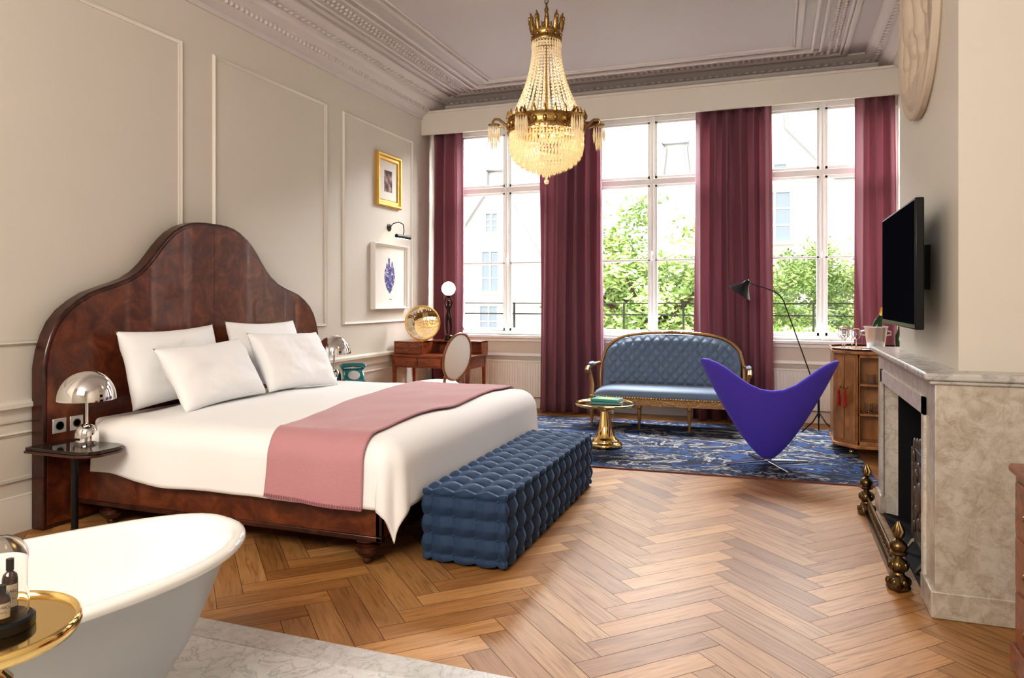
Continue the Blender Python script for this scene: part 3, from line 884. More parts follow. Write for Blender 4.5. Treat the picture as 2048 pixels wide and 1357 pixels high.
# ---- books on coffee table
for k, (mt, s_, lb, rz_) in enumerate(((m_bluebook, .92, 'blue-grey hardback book on the brass coffee table', .05), (m_tealbook, .84, 'teal hardback book lying on top of another book', -.12))):
    bkk = root('book', (-1.48, 6.64, .419+k*.024), lb, 'book', rz=rz_)
    w, d_ = .155*s_, .11*s_
    O('cover', G().box(-w,w,-d_,d_,0,.003).box(-w,w,-d_,d_,.020,.023).box(-w,w,-d_-.0,-d_+.004,0,.023), mt, parent=bkk, bevel=.001)
    O('pages', G().box(-w+.006,w-.006,-d_+.004,d_-.006,.003,.020), m_paper, parent=bkk)
O('cover_photo', G().box(-.08,.08,-.06,.05,.0232,.0238), m_leaf, parent=bkk, smooth=False)

# ------------------------------------------------------------------ heart shaped cone chair
ch = root('lounge_chair', (-.06, 6.42, .011), 'violet wool heart-shaped cone lounge chair on a steel cross base', 'chair', rz=.12)
def rimz(th):
    a = abs(th)
    P_ = [(0,.650),(.2,.660),(.4,.700),(.6,.770),(.75,.825),(.9,.862),(1.1,.884),(1.3,.886),(1.45,.872),(1.57,.84),(1.7,.775),(1.85,.69),(2.0,.60),(2.2,.52),(2.6,.45),(3.15,.44)]
    for (a0,z0),(a1,z1) in zip(P_, P_[1:]):
        if a <= a1:
            f = (a-a0)/(a1-a0)
            return z0+(z1-z0)*f
    return .44
def cone(u, v):
    th = (u*2-1)*pi
    z = .045+(rimz(th)-.045)*v
    q = max(0, (z-.045)/.84)
    r = .010+.540*q**.72
    return (r*sin(th), -r*cos(th)*.74, z)
O('shell', G().surf(cone, 160, 44, closeu=True), m_purple, parent=ch, solid=.026, angle=180)
O('seat_cushion', G().lathe([(0,.40),(.18,.40),(.21,.41),(.22,.425),(.20,.45),(.12,.46),(0,.462)], seg=40), m_purple, parent=ch, angle=60)
O('swivel', G().lathe([(.03,.015),(.032,.03),(.022,.045),(.022,.06),(.018,.08)], seg=20), m_chrome, parent=ch)
for k in range(4):
    a = k*pi/2+.35
    g = G().tube([(0,0,.026),(.12*cos(a),.12*sin(a),.022),(.36*cos(a),.36*sin(a),.009)], [.014,.012,.008], 10)
    O('foot', g, m_chrome, parent=ch)

# ------------------------------------------------------------------ floor lamp
fl = root('floor_lamp', (.43, 8.12, .0), 'slender black floor lamp with folded black shade and angled arm', 'floor lamp')
for a in (-2.6, -.5, 1.55):
    O('foot', G().tube([(.0,0,.22),(.07*cos(a),.07*sin(a),.12),(.20*cos(a),.10*sin(a),.008)], .007, 8), m_black, parent=fl)
arm = [(0,0,.12),(0,0,.32),(-.02,-.005,.42),(-.345,-.115,1.38),(-.385,-.13,1.44),(-.44,-.15,1.48),(-.70,-.24,1.575)]
O('pole', G().tube(arm, .006, 8), m_black, parent=fl)
O('joint', G().tube([(-.005,0,.44),(.0,0,.16)], .012, 10), m_black, parent=fl)
pr = [(.010,.165),(.022,.160),(.032,.14),(.036,.115),(.058,.085),(.10,.035),(.135,.0)]
g = G().lathe(pr+[(max(0,p-.004), z-.004) for p, z in pr[::-1]], seg=36, cap=False)
g.xf(Matrix.Translation((-.78,-.265,1.46)) @ Matrix.Rotation(.62, 4, 'Y'))
O('lamp_shade', g, m_black, parent=fl, angle=60)
g = G().ball((-.752,-.265,1.50), .03, 12, 8)
O('bulb', g, m_globe, parent=fl)

# ------------------------------------------------------------------ desk
dk = root('writing_desk', (-3.72, 7.68, 0), 'red mahogany writing desk with small drawer gallery in the corner', 'desk')
hx, hy = .50, .28
O('desk_top', G().box(-hx,hx,-hy,hy,.725,.75), m_desk, parent=dk, bevel=.005)
O('apron', G().box(-hx+.02,hx-.02,-hy+.015,hy-.01,.60,.725), m_desk, parent=dk)
for sx in (-1,1):
    for sy in (-1,1):
        g = G(); x, y = sx*(hx-.035), sy*(hy-.035)
        g.box(x-.022,x+.022,y-.022,y+.022,.58,.725)
        g.add([(x-.02,y-.02,.58),(x+.02,y-.02,.58),(x+.02,y+.02,.58),(x-.02,y+.02,.58),(x-.012,y-.012,0),(x+.012,y-.012,0),(x+.012,y+.012,0),(x-.012,y+.012,0)],
              [(0,1,5,4),(1,2,6,5),(2,3,7,6),(3,0,4,7),(4,5,6,7)])
        O('leg', g, m_desk, parent=dk, bevel=.002)
for x0_, x1_ in ((-.44,-.16),(-.145,.145),(.16,.44)):
    d_ = O('drawer', G().box(x0_,x1_,-hy-.0,-hy+.02,.615,.71), m_desk, parent=dk, bevel=.004)
    O('knob', G().ball(((x0_+x1_)/2,-hy-.012,.665), .012, 10, 6), m_gold, parent=d_)
g = G()
gx = -.13
g.box(-hx,gx,-.20,hy,.75,.755); g.box(-hx,gx,-.20,hy,.885,.90); g.box(-hx,-hx+.015,-.20,hy,.75,.9); g.box(gx-.015,gx,-.20,hy,.75,.9)
g.box(gx,hx,.10,hy,.885,.90); g.box(hx-.015,hx,.10,hy,.75,.9); g.box(-hx,hx,hy-.015,hy,.75,.9); g.box(gx,hx,.10,hy,.75,.755); g.box(.16,.175,.10,hy,.75,.9)
g.box(-hx+.01,gx-.01,-.185,hy-.01,.755,.885)
O('gallery', g, m_desk, parent=dk, bevel=.003)
for z0_ in (.758,.823):
    d_ = O('small_drawer', G().box(-hx+.018,gx-.018,-.20,-.183,z0_,z0_+.058), m_desk, parent=dk, bevel=.003)
    O('knob', G().ball((-.315,-.208,z0_+.029), .008, 8, 6), m_gold, parent=d_)
mr = root('table_mirror', (-3.935, 7.66, .90), 'round brass vanity mirror on a slim stand on the desk', 'mirror', rz=.57)
O('foot', G().lathe([(.065,0),(.065,.006),(.012,.012),(.006,.02)], seg=28), m_brass, parent=mr)
O('post', G().tube([(0,.015,.005),(0,.02,.20)], .006), m_brass, parent=mr)
MT = Matrix.Translation((0,0,.215)) @ Matrix.Rotation(-.20, 4, 'X') @ Matrix.Rotation(pi/2, 4, 'X')
g = G().lathe([(.192,-.010),(.206,-.010),(.212,.0),(.206,.010),(.192,.010)], seg=56, cap=False); g.xf(MT)
O('rim', g, m_goldframe, parent=mr)
g = G().lathe([(.196,-.003),(.196,.003)], seg=56); g.xf(MT)
O('mirror_glass', g, m_mirror, parent=mr, smooth=False)
# statue lamp
sl = root('statuette_lamp', (-3.69, 7.86, .90), 'dark bronze statuette lamp holding up a glowing opal globe', 'lamp')
O('base', G().lathe([(.06,0),(.06,.012),(.05,.018),(.048,.05),(.055,.055),(.04,.065)], seg=28), m_bronzestat, parent=sl)
sk = [((0,0,.30),.026),((0,0,.345),.020),((0,.005,.395),.028),((0,.0,.435),.012),((0,-.005,.465),.021),((0,-.005,.485),.016),
      ((-.022,0,.27),.022),((-.018,-.012,.17),.015),((-.015,.0,.075),.009),
      ((.024,0,.27),.022),((.030,.008,.17),.015),((.022,.02,.075),.009),
      ((-.034,0,.41),.012),((-.052,.0,.455),.010),((-.030,0,.52),.008),
      ((.034,0,.41),.012),((.050,0,.465),.010),((.022,0,.52),.008)]
ed = [(0,1),(1,2),(2,3),(3,4),(4,5),(0,6),(6,7),(7,8),(0,9),(9,10),(10,11),(2,12),(12,13),(13,14),(2,15),(15,16),(16,17)]
me = bpy.data.meshes.new('figure'); me.from_pydata([p for p,_ in sk], ed, []); me.materials.append(m_bronzestat)
fo = bpy.data.objects.new('figure', me); COL.objects.link(fo); fo.parent = sl
md = fo.modifiers.new('k','SKIN'); md.use_smooth_shade = True
for i,(p,r_) in enumerate(sk): me.skin_vertices[0].data[i].radius = (r_, r_)
me.skin_vertices[0].data[0].use_root = True
fo.modifiers.new('s','SUBSURF').levels = 2
O('globe_holder', G().lathe([(.01,.51),(.03,.525),(.034,.54)], seg=20), m_bronzestat, parent=sl)
O('globe', G().ball((0,0,.622), .085, 28, 18), m_globe, parent=sl)
O('perfume_bottle', G().lathe([(.022,0),(.024,.004),(.024,.05),(.01,.06),(.012,.075),(0,.08)], seg=18), m_amber, loc=(-3.45,7.86,.90), label='small dark glass bottle on the desk gallery', cat='bottle')

# ---- desk chair
dc = root('desk_chair', (-3.46, 7.08, 0), 'oval-backed chair with cream upholstery and carved wood frame', 'chair', rz=1.28)
O('seat', G().lathe([(0,.43),(.21,.43),(.235,.445),(.235,.475),(.20,.50),(.1,.512),(0,.515)], seg=40), m_cream, parent=dc, angle=60)
O('seat_rail', G().lathe([(.0,.37),(.225,.37),(.24,.39),(.24,.435),(.0,.435)], seg=40), m_chairwood, parent=dc, angle=50)
for sx in (-1,1):
    O('leg', G().lathe([(.010,0),(.014,.02),(.022,.30),(.026,.32),(.02,.33),(.028,.345),(.028,.375)], seg=14), m_chairwood, parent=dc, loc=(sx*.17,.15,0))
    O('leg', G().tube([(0,0,.38),(0,-.01,.2),(0,-.05,0)], [.024,.018,.012], 10), m_chairwood, parent=dc, loc=(sx*.14,-.17,0))
def oval(s, a, z0=.78, hw=.215, hh=.25):
    return (hw*s*cos(a), -.235-.16*((z0+hh*s*sin(a))-.5)/.5*.6, z0+hh*s*sin(a))
O('back_frame', G().tube([oval(1, 2*pi*k/40) for k in range(40)], .013, 10, True), m_chairwood, parent=dc)
def obk(u, v):
    p = oval(v*.95, 2*pi*u); return (p[0], p[1]+.03*(1-v*v)+.005, p[2])
def obk2(u, v):
    p = oval(v*.95, 2*pi*u); return (p[0], p[1]-.03*(1-v*v)-.005, p[2])
O('backrest', G().surf(obk, 40, 8, True).surf(obk2, 40, 8, True), m_cream, parent=dc, angle=60)
for sx in (-1,1):
    O('back_post', G().tube([(sx*.13,-.20,.38),(sx*.135,-.225,.48),(sx*.14,-.24,.58)], .015, 8), m_chairwood, parent=dc)

# ------------------------------------------------------------------ pictures
def frame(name, yc, zc, w, h, fw, depth, mf, label, mat_in=m_paper):
    r = root(name, (XL, yc, zc), label, 'picture')
    outer_ = [(-w/2,-h/2),(w/2,-h/2),(w/2,h/2),(-w/2,h/2)]
    prof = [(0,0),(0,depth*.7),(fw*.15,depth),(fw*.4,depth*.95),(fw*.55,depth*.6),(fw*.85,depth*.55),(fw,depth*.3),(fw,0)]
    rows = [[(p[1], *q) for q in offpoly(outer_, p[0])] for p in prof]
    vs = [v for rr in rows for v in rr]; fs = []
    for i in range(len(prof)-1):
        for k in range(4):
            k2 = (k+1) % 4; fs.append((i*4+k, i*4+k2, (i+1)*4+k2, (i+1)*4+k))
    O('frame', G().add(vs, fs), mf, parent=r, angle=30)
    O('mat_board', G().box(.002, depth*.25, -w/2+fw, w/2-fw, -h/2+fw, h/2-fw), mat_in, parent=r, smooth=False)
    return r
r = frame('framed_picture', 7.41, 2.78, .56, .62, .085, .05, m_goldframe, 'small dark print in an ornate gold leaf frame')
m_print = M('dark_print', (.08,.05,.06), .7); v = coords(m_print); n = noise(m_print, v, 14, 3)
setc(m_print, ramp(m_print, n.outputs[0], [(.35,(.02,.02,.03)),(.5,(.22,.10,.10)),(.65,(.45,.38,.32))]))
O('print', G().box(.0126,.0135,-.09,.09,-.13,.12), m_print, parent=r, smooth=False)
r = frame('framed_picture', 7.44, 1.66, .80, .76, .035, .06, m_white, 'blue anatomical heart print in a white box frame')
m_heart = M('heart_ink', (.1,.1,.3), .7); v = coords(m_heart, 'Object', (1,1,1)); n = noise(m_heart, v, 22, 5, 1.5)
setc(m_heart, ramp(m_heart, n.outputs[0], [(.35,(.015,.02,.10)),(.5,(.10,.12,.35)),(.58,(.45,.35,.55)),(.66,(.8,.78,.8))]))
hp = [(0,-.20),(.05,-.16),(.10,-.08),(.125,0),(.12,.07),(.09,.11),(.075,.17),(.05,.19),(.035,.12),(.01,.11),(.005,.21),(-.03,.22),(-.04,.13),(-.07,.16),(-.085,.10),(-.115,.06),(-.125,-.01),(-.10,-.09),(-.05,-.16)]
O('heart_print', G().prism(hp, .0155, .0163, 'yz'), m_heart, parent=r, smooth=False)
O('signature_plate', G().box(.0155,.0160,-.01,.05,-.27,-.262), m_ink, parent=r, smooth=False)
pl_ = root('picture_light', (XL, 7.45, 2.24), 'black and brass picture lamp on a curved arm above the print', 'wall lamp')
g = G().lathe([(.045,0),(.045,.008),(.02,.015)], seg=24); g.xf(Matrix.Rotation(pi/2, 4, 'Y'))
O('wall_plate', g, m_black, parent=pl_)
O('arm', G().tube([(.01,0,0),(.06,0,.045),(.13,0,.06),(.19,0,.03),(.20,0,-.05),(.19,.0,-.10)], .006, 8), m_black, parent=pl_)
g = G().tube([(.19,-.16,-.115),(.19,.16,-.115)], .022, 16)
O('lamp_shade', g, m_black, parent=pl_)
O('bulb', G().tube([(.18,-.14,-.13),(.18,.14,-.13)], .010, 8), m_bulb, parent=pl_)

# ------------------------------------------------------------------ fireplace
fp = root('fireplace', (.66, 4.52, 0), 'beige and grey marble fireplace with a black firebox', 'fireplace')
ya, yb = 3.60-4.52, 5.44-4.52
d_ = XR-.66
g = G()
g.box(0, d_, ya, ya+.22, 0, 1.035); g.box(0, d_, yb-.22, yb, 0, 1.035); g.box(0, .16, ya+.22, yb-.22, .88, 1.035); g.box(.16, d_, ya+.22, yb-.22, .95, 1.035)
O('surround', g, m_mantel, parent=fp, bevel=.004)
O('plinth', G().box(-.018, d_, ya-.015, ya+.235, 0, .12), m_mantel, parent=fp, bevel=.006)
O('plinth', G().box(-.018, .2, yb-.235, yb+.015, 0, .12), m_mantel, parent=fp, bevel=.006)
g = G(); g.box(-.045, d_, ya-.03, yb+.03, 1.042, 1.075)
O('mantel_shelf', g, m_mantelg, parent=fp, bevel=.01, seg=3)
O('shelf_moulding', G().box(-.022, d_, ya-.015, yb+.015, 1.025, 1.043), m_mantelg, parent=fp, bevel=.006)
g = G(); g.box(-.012, 0, ya+.19, ya+.25, .12, .94); g.box(-.012, 0, yb-.25, yb-.19, .12, .94); g.box(-.012,0,ya+.19,yb-.19,.86,.94)
g.add([(0,ya+.22,0),(0,ya+.22,.88),(.08,ya+.28,.83),(.08,ya+.28,0),(0,yb-.22,0),(0,yb-.22,.88),(.08,yb-.28,.83),(.08,yb-.28,0)],
      [(0,1,2,3),(4,7,6,5),(1,5,6,2)])
O('inner_slips', g, m_slip, parent=fp)
g = G(); g.box(.50,.52,ya+.24,yb-.24,0,.9); g.box(.08,.51,ya+.23,ya+.28,0,.9); g.box(.08,.51,yb-.28,yb-.23,0,.9); g.box(.08,.51,ya+.24,yb-.24,.83,.86); g.box(.0,.51,ya+.24,yb-.24,.001,.012)
O('firebox', g, m_soot, parent=fp, smooth=False)
fs_ = root('fire_screen', (.725, 4.28, .012), 'dark cast-iron decorated fire screen standing in the fireplace', 'fire screen')
O('panel', G().box(-.008,.008,-.22,.22,.06,.60), m_iron, parent=fs_, bevel=.004)
g = G()
for k in range(9):
    a = 2*pi*k/9; g.ball((-.012, .12*cos(a), .34+.15*sin(a)), (.010,.035,.035), 10, 6)
g.ball((-.012,0,.34), (.016,.06,.08), 12, 8); g.tube([(-.01,-.20,.09),(-.01,.20,.09),(-.01,.20,.57),(-.01,-.20,.57)], .010, 8, True)
for k in range(5): g.ball((-.006,-.16+.08*k,.60+.012*(2-abs(k-2))), (.010,.034,.03), 8, 6)
for sy in (-.15,.15):
    for sz in (.15,.53): g.ball((-.012,sy,sz), (.010,.03,.03), 8, 6)
O('relief', g, m_iron, parent=fs_)
for s_ in (-.17,.17): O('foot', G().tube([(-.06,s_,.0),(-.02,s_,.06),(0,s_,.1),(.06,s_,0)], .010, 8), m_iron, parent=fs_)
fd = root('fireplace_fender', (.56, 4.52, 0), 'aged brass fender with flame-topped urn posts before the fireplace', 'fender')
urn = [(.055,0),(.06,.01),(.055,.03),(.035,.045),(.03,.06),(.05,.075),(.055,.10),(.045,.125),(.022,.14),(.018,.155),(.035,.17),(.048,.195),(.048,.215),(.03,.235),(.015,.245),(.028,.26),(.03,.285),(.018,.31),(.004,.335)]
urn = [(r_*.82, z_*.86) for r_, z_ in urn]
for y in (-.62, .66):
    g = G().lathe(urn, (0,y,.03), 24); g.ball((.0,y,.175), (.042,.042,.018), 12, 6)
    for k in range(8):
        a = 2*pi*k/8; g.ball((.039*cos(a), y+.039*sin(a), .115), (.010,.010,.022), 6, 4)
        g.ball((.032*cos(a), y+.032*sin(a), .205), (.008,.008,.018), 6, 4)
    for k in range(5):
        a = 2*pi*k/5; g.tube([(.02*cos(a),y+.02*sin(a),.255),(.024*cos(a+.4),y+.024*sin(a+.4),.28),(.004*cos(a),y+.004*sin(a),.325)], [.008,.008,.002], 5)
    O('urn_post', g, m_bronze, parent=fd, angle=60)
    g = G().lathe([(.05,0),(.055,.01),(.042,.04),(.028,.05)], (0,y,0), 20)
    for k in range(6):
        a = 2*pi*k/6; g.ball((.04*cos(a), y+.04*sin(a), .036), (.018,.018,.024), 8, 6)
    for sy in (-1,1):
        g.tube([(-.01,y+sy*.03,.06),(-.012,y+sy*.065,.065),(-.012,y+sy*.085,.045),(-.012,y+sy*.075,.022),(-.012,y+sy*.058,.03),(-.012,y+sy*.06,.042)], [.014,.013,.012,.012,.009,.006], 8)
        g.ball((-.01,y+sy*.05,.022), (.024,.034,.022), 10, 6)
    O('scroll_base', g, m_bronze, parent=fd)
g = G(); g.tube([(0,-.60,.065),(0,.64,.065)], .011, 10); g.tube([(0,-.60,.12),(0,.64,.12)], .008, 8); g.box(-.018,.018,-.6,.64,.0,.026)
for k in range(16): g.ball((0,-.53+k*.072,.092), (.009,.010,.028), 8, 6)
O('rail', g, m_bronze, parent=fd)
# tv
tv = root('television', (.645, 4.475, 1.57), 'black flat-screen television on a wall bracket over the fireplace', 'television')
O('casing', G().box(-.012,.028,-.56,.56,-.32,.32), m_black, parent=tv, bevel=.006)
O('screen', G().box(-.0135,-.012,-.545,.545,-.295,.308), m_screen, parent=tv, smooth=False)
O('rear_housing', G().box(.028,.06,-.36,.36,-.24,.20), m_black, parent=tv, bevel=.01)
O('wall_bracket', G().box(.06,.134,-.10,.10,-.12,.12), m_black, parent=tv)
# medallion relief
md_ = root('wall_medallion', (.78, 4.60, 2.96), 'large round carved plaster relief medallion on the chimney wall', 'wall sculpture')
def rl(pts):
    g = G().lathe(pts, seg=72); g.xf(Matrix.Rotation(-pi/2, 4, 'Y')); return g
O('disc', rl([(.53,.0),(.54,.01),(.54,.035),(.53,.045),(.505,.047),(.495,.040),(.0,.036)]), m_plaster, parent=md_, angle=40)
caps = [(.05,-.04,.05,.18,.085),(.06,.27,.06,.29,.055),(.02,-.05,-.07,-.18,.06),(-.07,-.18,.0,-.34,.045),(.09,-.05,.12,-.2,.06),(.12,-.2,.16,-.36,.045),
        (.10,.17,.21,.11,.038),(.21,.11,.26,.24,.03),(0,.16,-.12,.09,.038),(-.12,.09,-.20,.0,.03),
        (-.22,-.10,-.21,.08,.065),(-.20,.16,-.20,.18,.045),(-.22,-.12,-.28,-.24,.045),(-.28,-.24,-.20,-.34,.035),(-.18,.07,-.09,.01,.03),(-.26,.06,-.34,-.04,.03),
        (.29,-.18,.28,.0,.055),(.29,.08,.29,.10,.04),(.28,-.2,.24,-.32,.04),(.33,-.2,.34,-.3,.035),(.27,.0,.18,-.06,.025),
        (-.05,.34,.18,.38,.03),(-.12,.30,-.26,.30,.035),(.2,.33,.33,.24,.03),(-.36,.1,-.34,.2,.04)]
def hgt(y, z):
    h = 0
    for (a0,b0,a1,b1,rr) in caps:
        dx, dz = a1-a0, b1-b0; L2_ = dx*dx+dz*dz
        t_ = max(0, min(1, ((y-a0)*dx+(z-b0)*dz)/L2_)); d = hypot(y-a0-dx*t_, z-b0-dz*t_)
        if d < rr: h = max(h, .62*rr*sqrt(max(0,1-(d/rr)**2)))
    gl_ = .018*max(0, min(1, (-.30-z)/.05)) if z < -.30 else 0
    h = max(h, gl_)
    return h+.006*mnoise.noise(Vector((y*14, z*14, .5)))
def med(u, v):
    a = 2*pi*u; r_ = .49*v; y, z = r_*cos(a), r_*sin(a)
    e = min(1, (1-v)*14)
    return (-.038-max(0, hgt(y, z))*e-.001, y, z)
O('relief_figures', G().surf(med, 150, 70, True), m_plaster, parent=md_, angle=180)

# dresser
dr = root('dresser', (1.04, 2.78, 0.014), 'dark red mahogany chest of drawers with a moulded top', 'chest of drawers')
hx, hy = .19, .41
O('carcass', G().box(-hx,hx,-hy,hy,.08,.73), m_desk, parent=dr, bevel=.006)
O('dresser_top', G().box(-hx-.02,hx,-hy-.02,hy+.02,.73,.765), m_desk, parent=dr, bevel=.012, seg=3)
O('plinth', G().box(-hx-.015,hx,-hy-.015,hy+.015,.0,.09), m_desk, parent=dr, bevel=.006)
for k in range(3):
    q = O('drawer', G().box(-hx-.01,-hx+.01,-hy+.03,hy-.03,.11+.205*k,.295+.205*k), m_desk, parent=dr, bevel=.005)
    for y in (-.2,.2): O('knob', G().ball((-hx-.022,y,.20+.205*k), .016, 12, 8), m_gold, parent=q)

# ------------------------------------------------------------------ bar cabinet
bc = root('drinks_cabinet', (.86, 7.33, .011), 'octagonal figured walnut drinks cabinet with open side shelves', 'cabinet')
def octo(hx, hy, c): return [(-hx+c,-hy),(hx-c,-hy),(hx,-hy+c),(hx,hy-c),(hx-c,hy),(-hx+c,hy),(-hx,hy-c),(-hx,-hy+c)]
bodyp = [(-.36,-.18),(-.18,-.36),(-.165,-.36),(-.165,-.18),(.33,-.18),(.33,.26),(.18,.40),(-.20,.40),(-.36,.24)]
O('body', G().prism(bodyp, .10, .90), m_walnut, parent=bc, bevel=.004)
g = G(); nic = [(-.18,-.36),(.18,-.36),(.33,-.2),(.33,-.17),(-.18,-.17)]
g.prism(nic, .10, .13); g.prism(nic, .87, .90); g.box(.31,.33,-.2,-.17,.1,.9); g.box(-.18,-.16,-.36,-.17,.10,.90); g.box(.165,.185,-.36,-.34,.1,.9)
O('niche', g, m_walnut, parent=bc, bevel=.003)
for z in (.36,.62): O('shelf', G().prism(nic, z, z+.018), m_walnut, parent=bc, bevel=.003)
O('cabinet_top', G().prism(octo(.375,.41,.17), .90, .93), m_walnut, parent=bc, bevel=.008)
O('top_rim', G().tube([(x,y,.940) for x,y in octo(.365,.40,.165)], .010, 8, True), m_darkwood, parent=bc)
O('base_moulding', G().prism(octo(.37,.405,.17), .075, .105), m_walnut, parent=bc, bevel=.006)
def door(c0, c1):
    a = Vector(c0); b_ = Vector(c1); dd = (b_-a).normalized(); nn = Vector((dd.y, -dd.x)); nn = nn if nn.x < 0 else -nn
    p = [a+nn*.001, b_+nn*.001, b_+nn*.012, a+nn*.012]
    return G().prism([(q.x,q.y) for q in p], .13, .87)
d1 = O('door', door((-.352,-.188),(-.275,-.265)), m_walnut, parent=bc, bevel=.003)
d2 = O('door', door((-.268,-.272),(-.19,-.35)), m_walnut, parent=bc, bevel=.003)
for dd_, (x,y) in ((d1,(-.310,-.275)),(d2,(-.265,-.320))):
    O('handle', G().ball((x,y,.60), .012, 10, 8), m_gold, parent=dd_)
    O('tassel', G().lathe([(.003,.0),(.010,-.01),(.012,-.035),(.008,-.045),(.013,-.055),(.017,-.15),(0,-.152)], (x-.014,y-.014,.585), 12), m_red, parent=dd_)
for (x,y) in ((-.22,-.27),(.22,-.27),(-.22,.27),(.22,.27)):
    O('caster', G().lathe([(.02,.075),(.02,.06),(.012,.055)], (x,y,0), 14).ball((x,y,.026), (.018,.026,.026), 12, 8), m_brass, parent=bc)
CT = .942
def wglass(loc, label, grp='crystal glasses on the drinks cabinet', sc=1):
    r = root('wine_glass', loc, label, 'glass', group=grp)
    O('foot', G().lathe([(.032,0),(.033,.002),(.006,.006),(.004,.01)], seg=24), m_glass, parent=r)
    O('stem', G().lathe([(.004,.008),(.0035,.07),(.006,.085)], seg=12), m_glass, parent=r)
    pr = [(.006,.085),(.024,.095),(.034,.12),(.035,.145),(.030,.175)]
    O('bowl', G().lathe(pr+[(max(.0005,p-.0015), z+.001) for p,z in pr[::-1]], seg=24, cap=False), m_glass, parent=r, angle=60)
    r.scale = (sc,)*3
    return r
w0 = wglass((.58,7.24,CT), 'stemmed crystal wine glass on the drinks cabinet', sc=1.1)
for q in ((.68,7.08,CT),(.66,7.24,CT),(.62,7.38,CT),(.59,7.15,CT)):
    n_ = clone(w0, q)
def tumbler(loc, label, grp):
    r = root('tumbler', loc, label, 'glass', group=grp)
    pr = [(.028,0),(.034,.09)]
    O('bowl', G().lathe([(0,0)]+pr+[(.0325,.09),(.0265,.012),(0,.012)], seg=20, cap=False), m_glass, parent=r, angle=40)
    return r
t0 = tumbler((.86,7.06,.011+.378), 'cut crystal tumbler on an open cabinet shelf', 'tumblers on the cabinet shelves')
for q in ((.95,7.06,.389),(.78,7.06,.389),(.80,7.06,.649),(.89,7.06,.649),(.97,7.06,.649)):
    clone(t0, q)
bu = root('ice_bucket', (.86,7.26,CT+.006), 'polished silver ice bucket holding a champagne bottle', 'ice bucket')
O('pail', G().lathe([(.0,0),(.068,0),(.072,.006),(.095,.19),(.102,.195),(.102,.202),(.092,.202),(.068,.012),(0,.012)], seg=40, cap=False), m_silver, parent=bu, angle=50)
for s_ in (-1,1): O('handle', G().tube([(s_*.093,0,.16),(s_*.12,0,.155),(s_*.125,0,.125),(s_*.088,0,.12)], .006, 8), m_silver, parent=bu)
cb = root('champagne_bottle', (.83,7.26,CT+.07), 'dark green champagne bottle with gold foil neck in the bucket', 'bottle', rot=(.0,.30,.2))
O('glass_body', G().lathe([(0,0),(.038,0),(.040,.01),(.040,.16),(.035,.20),(.018,.24),(.015,.25)], seg=28, cap=False), m_green, parent=cb, angle=60)
O('foil', G().lathe([(.0165,.235),(.016,.30),(.018,.305),(.018,.318),(0,.325)], seg=20, cap=False), m_foil, parent=cb, angle=60)
b2 = root('spirits_bottle', (1.05,7.24,CT), 'clear spirits bottle with dark green label', 'bottle')
O('glass_body', G().lathe([(0,0),(.038,0),(.04,.01),(.04,.13),(.02,.17),(.014,.19),(.014,.22)], seg=24, cap=False), m_green, parent=b2, angle=60)
O('cap', G().lathe([(.016,.21),(.016,.245),(0,.246)], seg=16, cap=False), m_silver, parent=b2)
O('serving_tray', G().lathe([(0,0),(.11,0),(.13,.01),(.135,.014),(.128,.012),(.11,.004),(0,.004)], seg=40, cap=False), m_silver, loc=(.86,7.26,CT), label='round silver tray under the ice bucket', cat='tray', angle=60)

# ------------------------------------------------------------------ chandelier
cd = root('chandelier', (-1.50, 4.80, 2.22), 'gilt empire chandelier with pale crystal strands and tapering basket', 'chandelier')
R0 = .262
g = G().lathe([(R0-.012,.335),(R0+.006,.330),(R0+.01,.345),(R0+.002,.36),(R0+.002,.41),(R0+.01,.42),(R0+.006,.435),(R0-.012,.43)], seg=64, cap=False)
for k in range(24):
    a = 2*pi*k/24; c_ = Vector(((R0+.006)*cos(a), (R0+.006)*sin(a), 0))
    g.ball((c_.x, c_.y, .385), (.016,.016,.022), 8, 6)
    g.tube([(c_.x,c_.y,.43),(c_.x*1.03,c_.y*1.03,.452),(c_.x*1.01,c_.y*1.01,.482)], [.013,.011,.002], 6)
for k in range(48):
    a = 2*pi*k/48; g.ball(((R0+.008)*cos(a), (R0+.008)*sin(a), .342), .008, 6, 4)
O('ring_band', g, m_gold, parent=cd, angle=50)
g = G().lathe([(.09,.98),(.105,.975),(.108,.985),(.10,.995),(.10,1.03),(.108,1.04),(.104,1.05),(.09,1.045)], seg=40, cap=False)
for k in range(10):
    a = 2*pi*k/10; c_, s_ = cos(a), sin(a)
    g.tube([(.10*c_,.10*s_,1.04),(.112*c_,.112*s_,1.09),(.108*c_,.108*s_,1.13),(.12*c_,.12*s_,1.165)], [.014,.018,.014,.003], 6)
    g.ball((.124*c_,.124*s_,1.12), (.012,.012,.018), 6, 4)
    g.ball((.106*c_,.106*s_,1.01), (.010,.010,.014), 6, 4)
    a2 = a+pi/10; g.tube([(.10*cos(a2),.10*sin(a2),1.04),(.108*cos(a2),.108*sin(a2),1.085)], [.012,.003], 6)
O('crown', g, m_gold, parent=cd, angle=60)
g = G().tube([(0,0,.3),(0,0,1.22)], .008, 8)
for k in range(5):
    a = 2*pi*k/5; g.tube([(0,0,1.14),(.10*cos(a),.10*sin(a),1.0)], .004, 6)
for k in range(6):
    a = 2*pi*k/6; g.tube([(0,0,.38),((R0-.01)*cos(a),(R0-.01)*sin(a),.38)], .006, 6)
O('stem', g, m_gold, parent=cd)
g = G(); z = 1.20; k = 0
while z < 1.72:
    pts = [(.012*cos(t_), 0, z+.02*sin(t_)) if k % 2 == 0 else (0, .012*cos(t_), z+.02*sin(t_)) for t_ in [2*pi*i/12 for i in range(12)]]
    g.tube(pts, .0035, 6, True); z += .031; k += 1
O('chain', g, m_bronze, parent=cd)
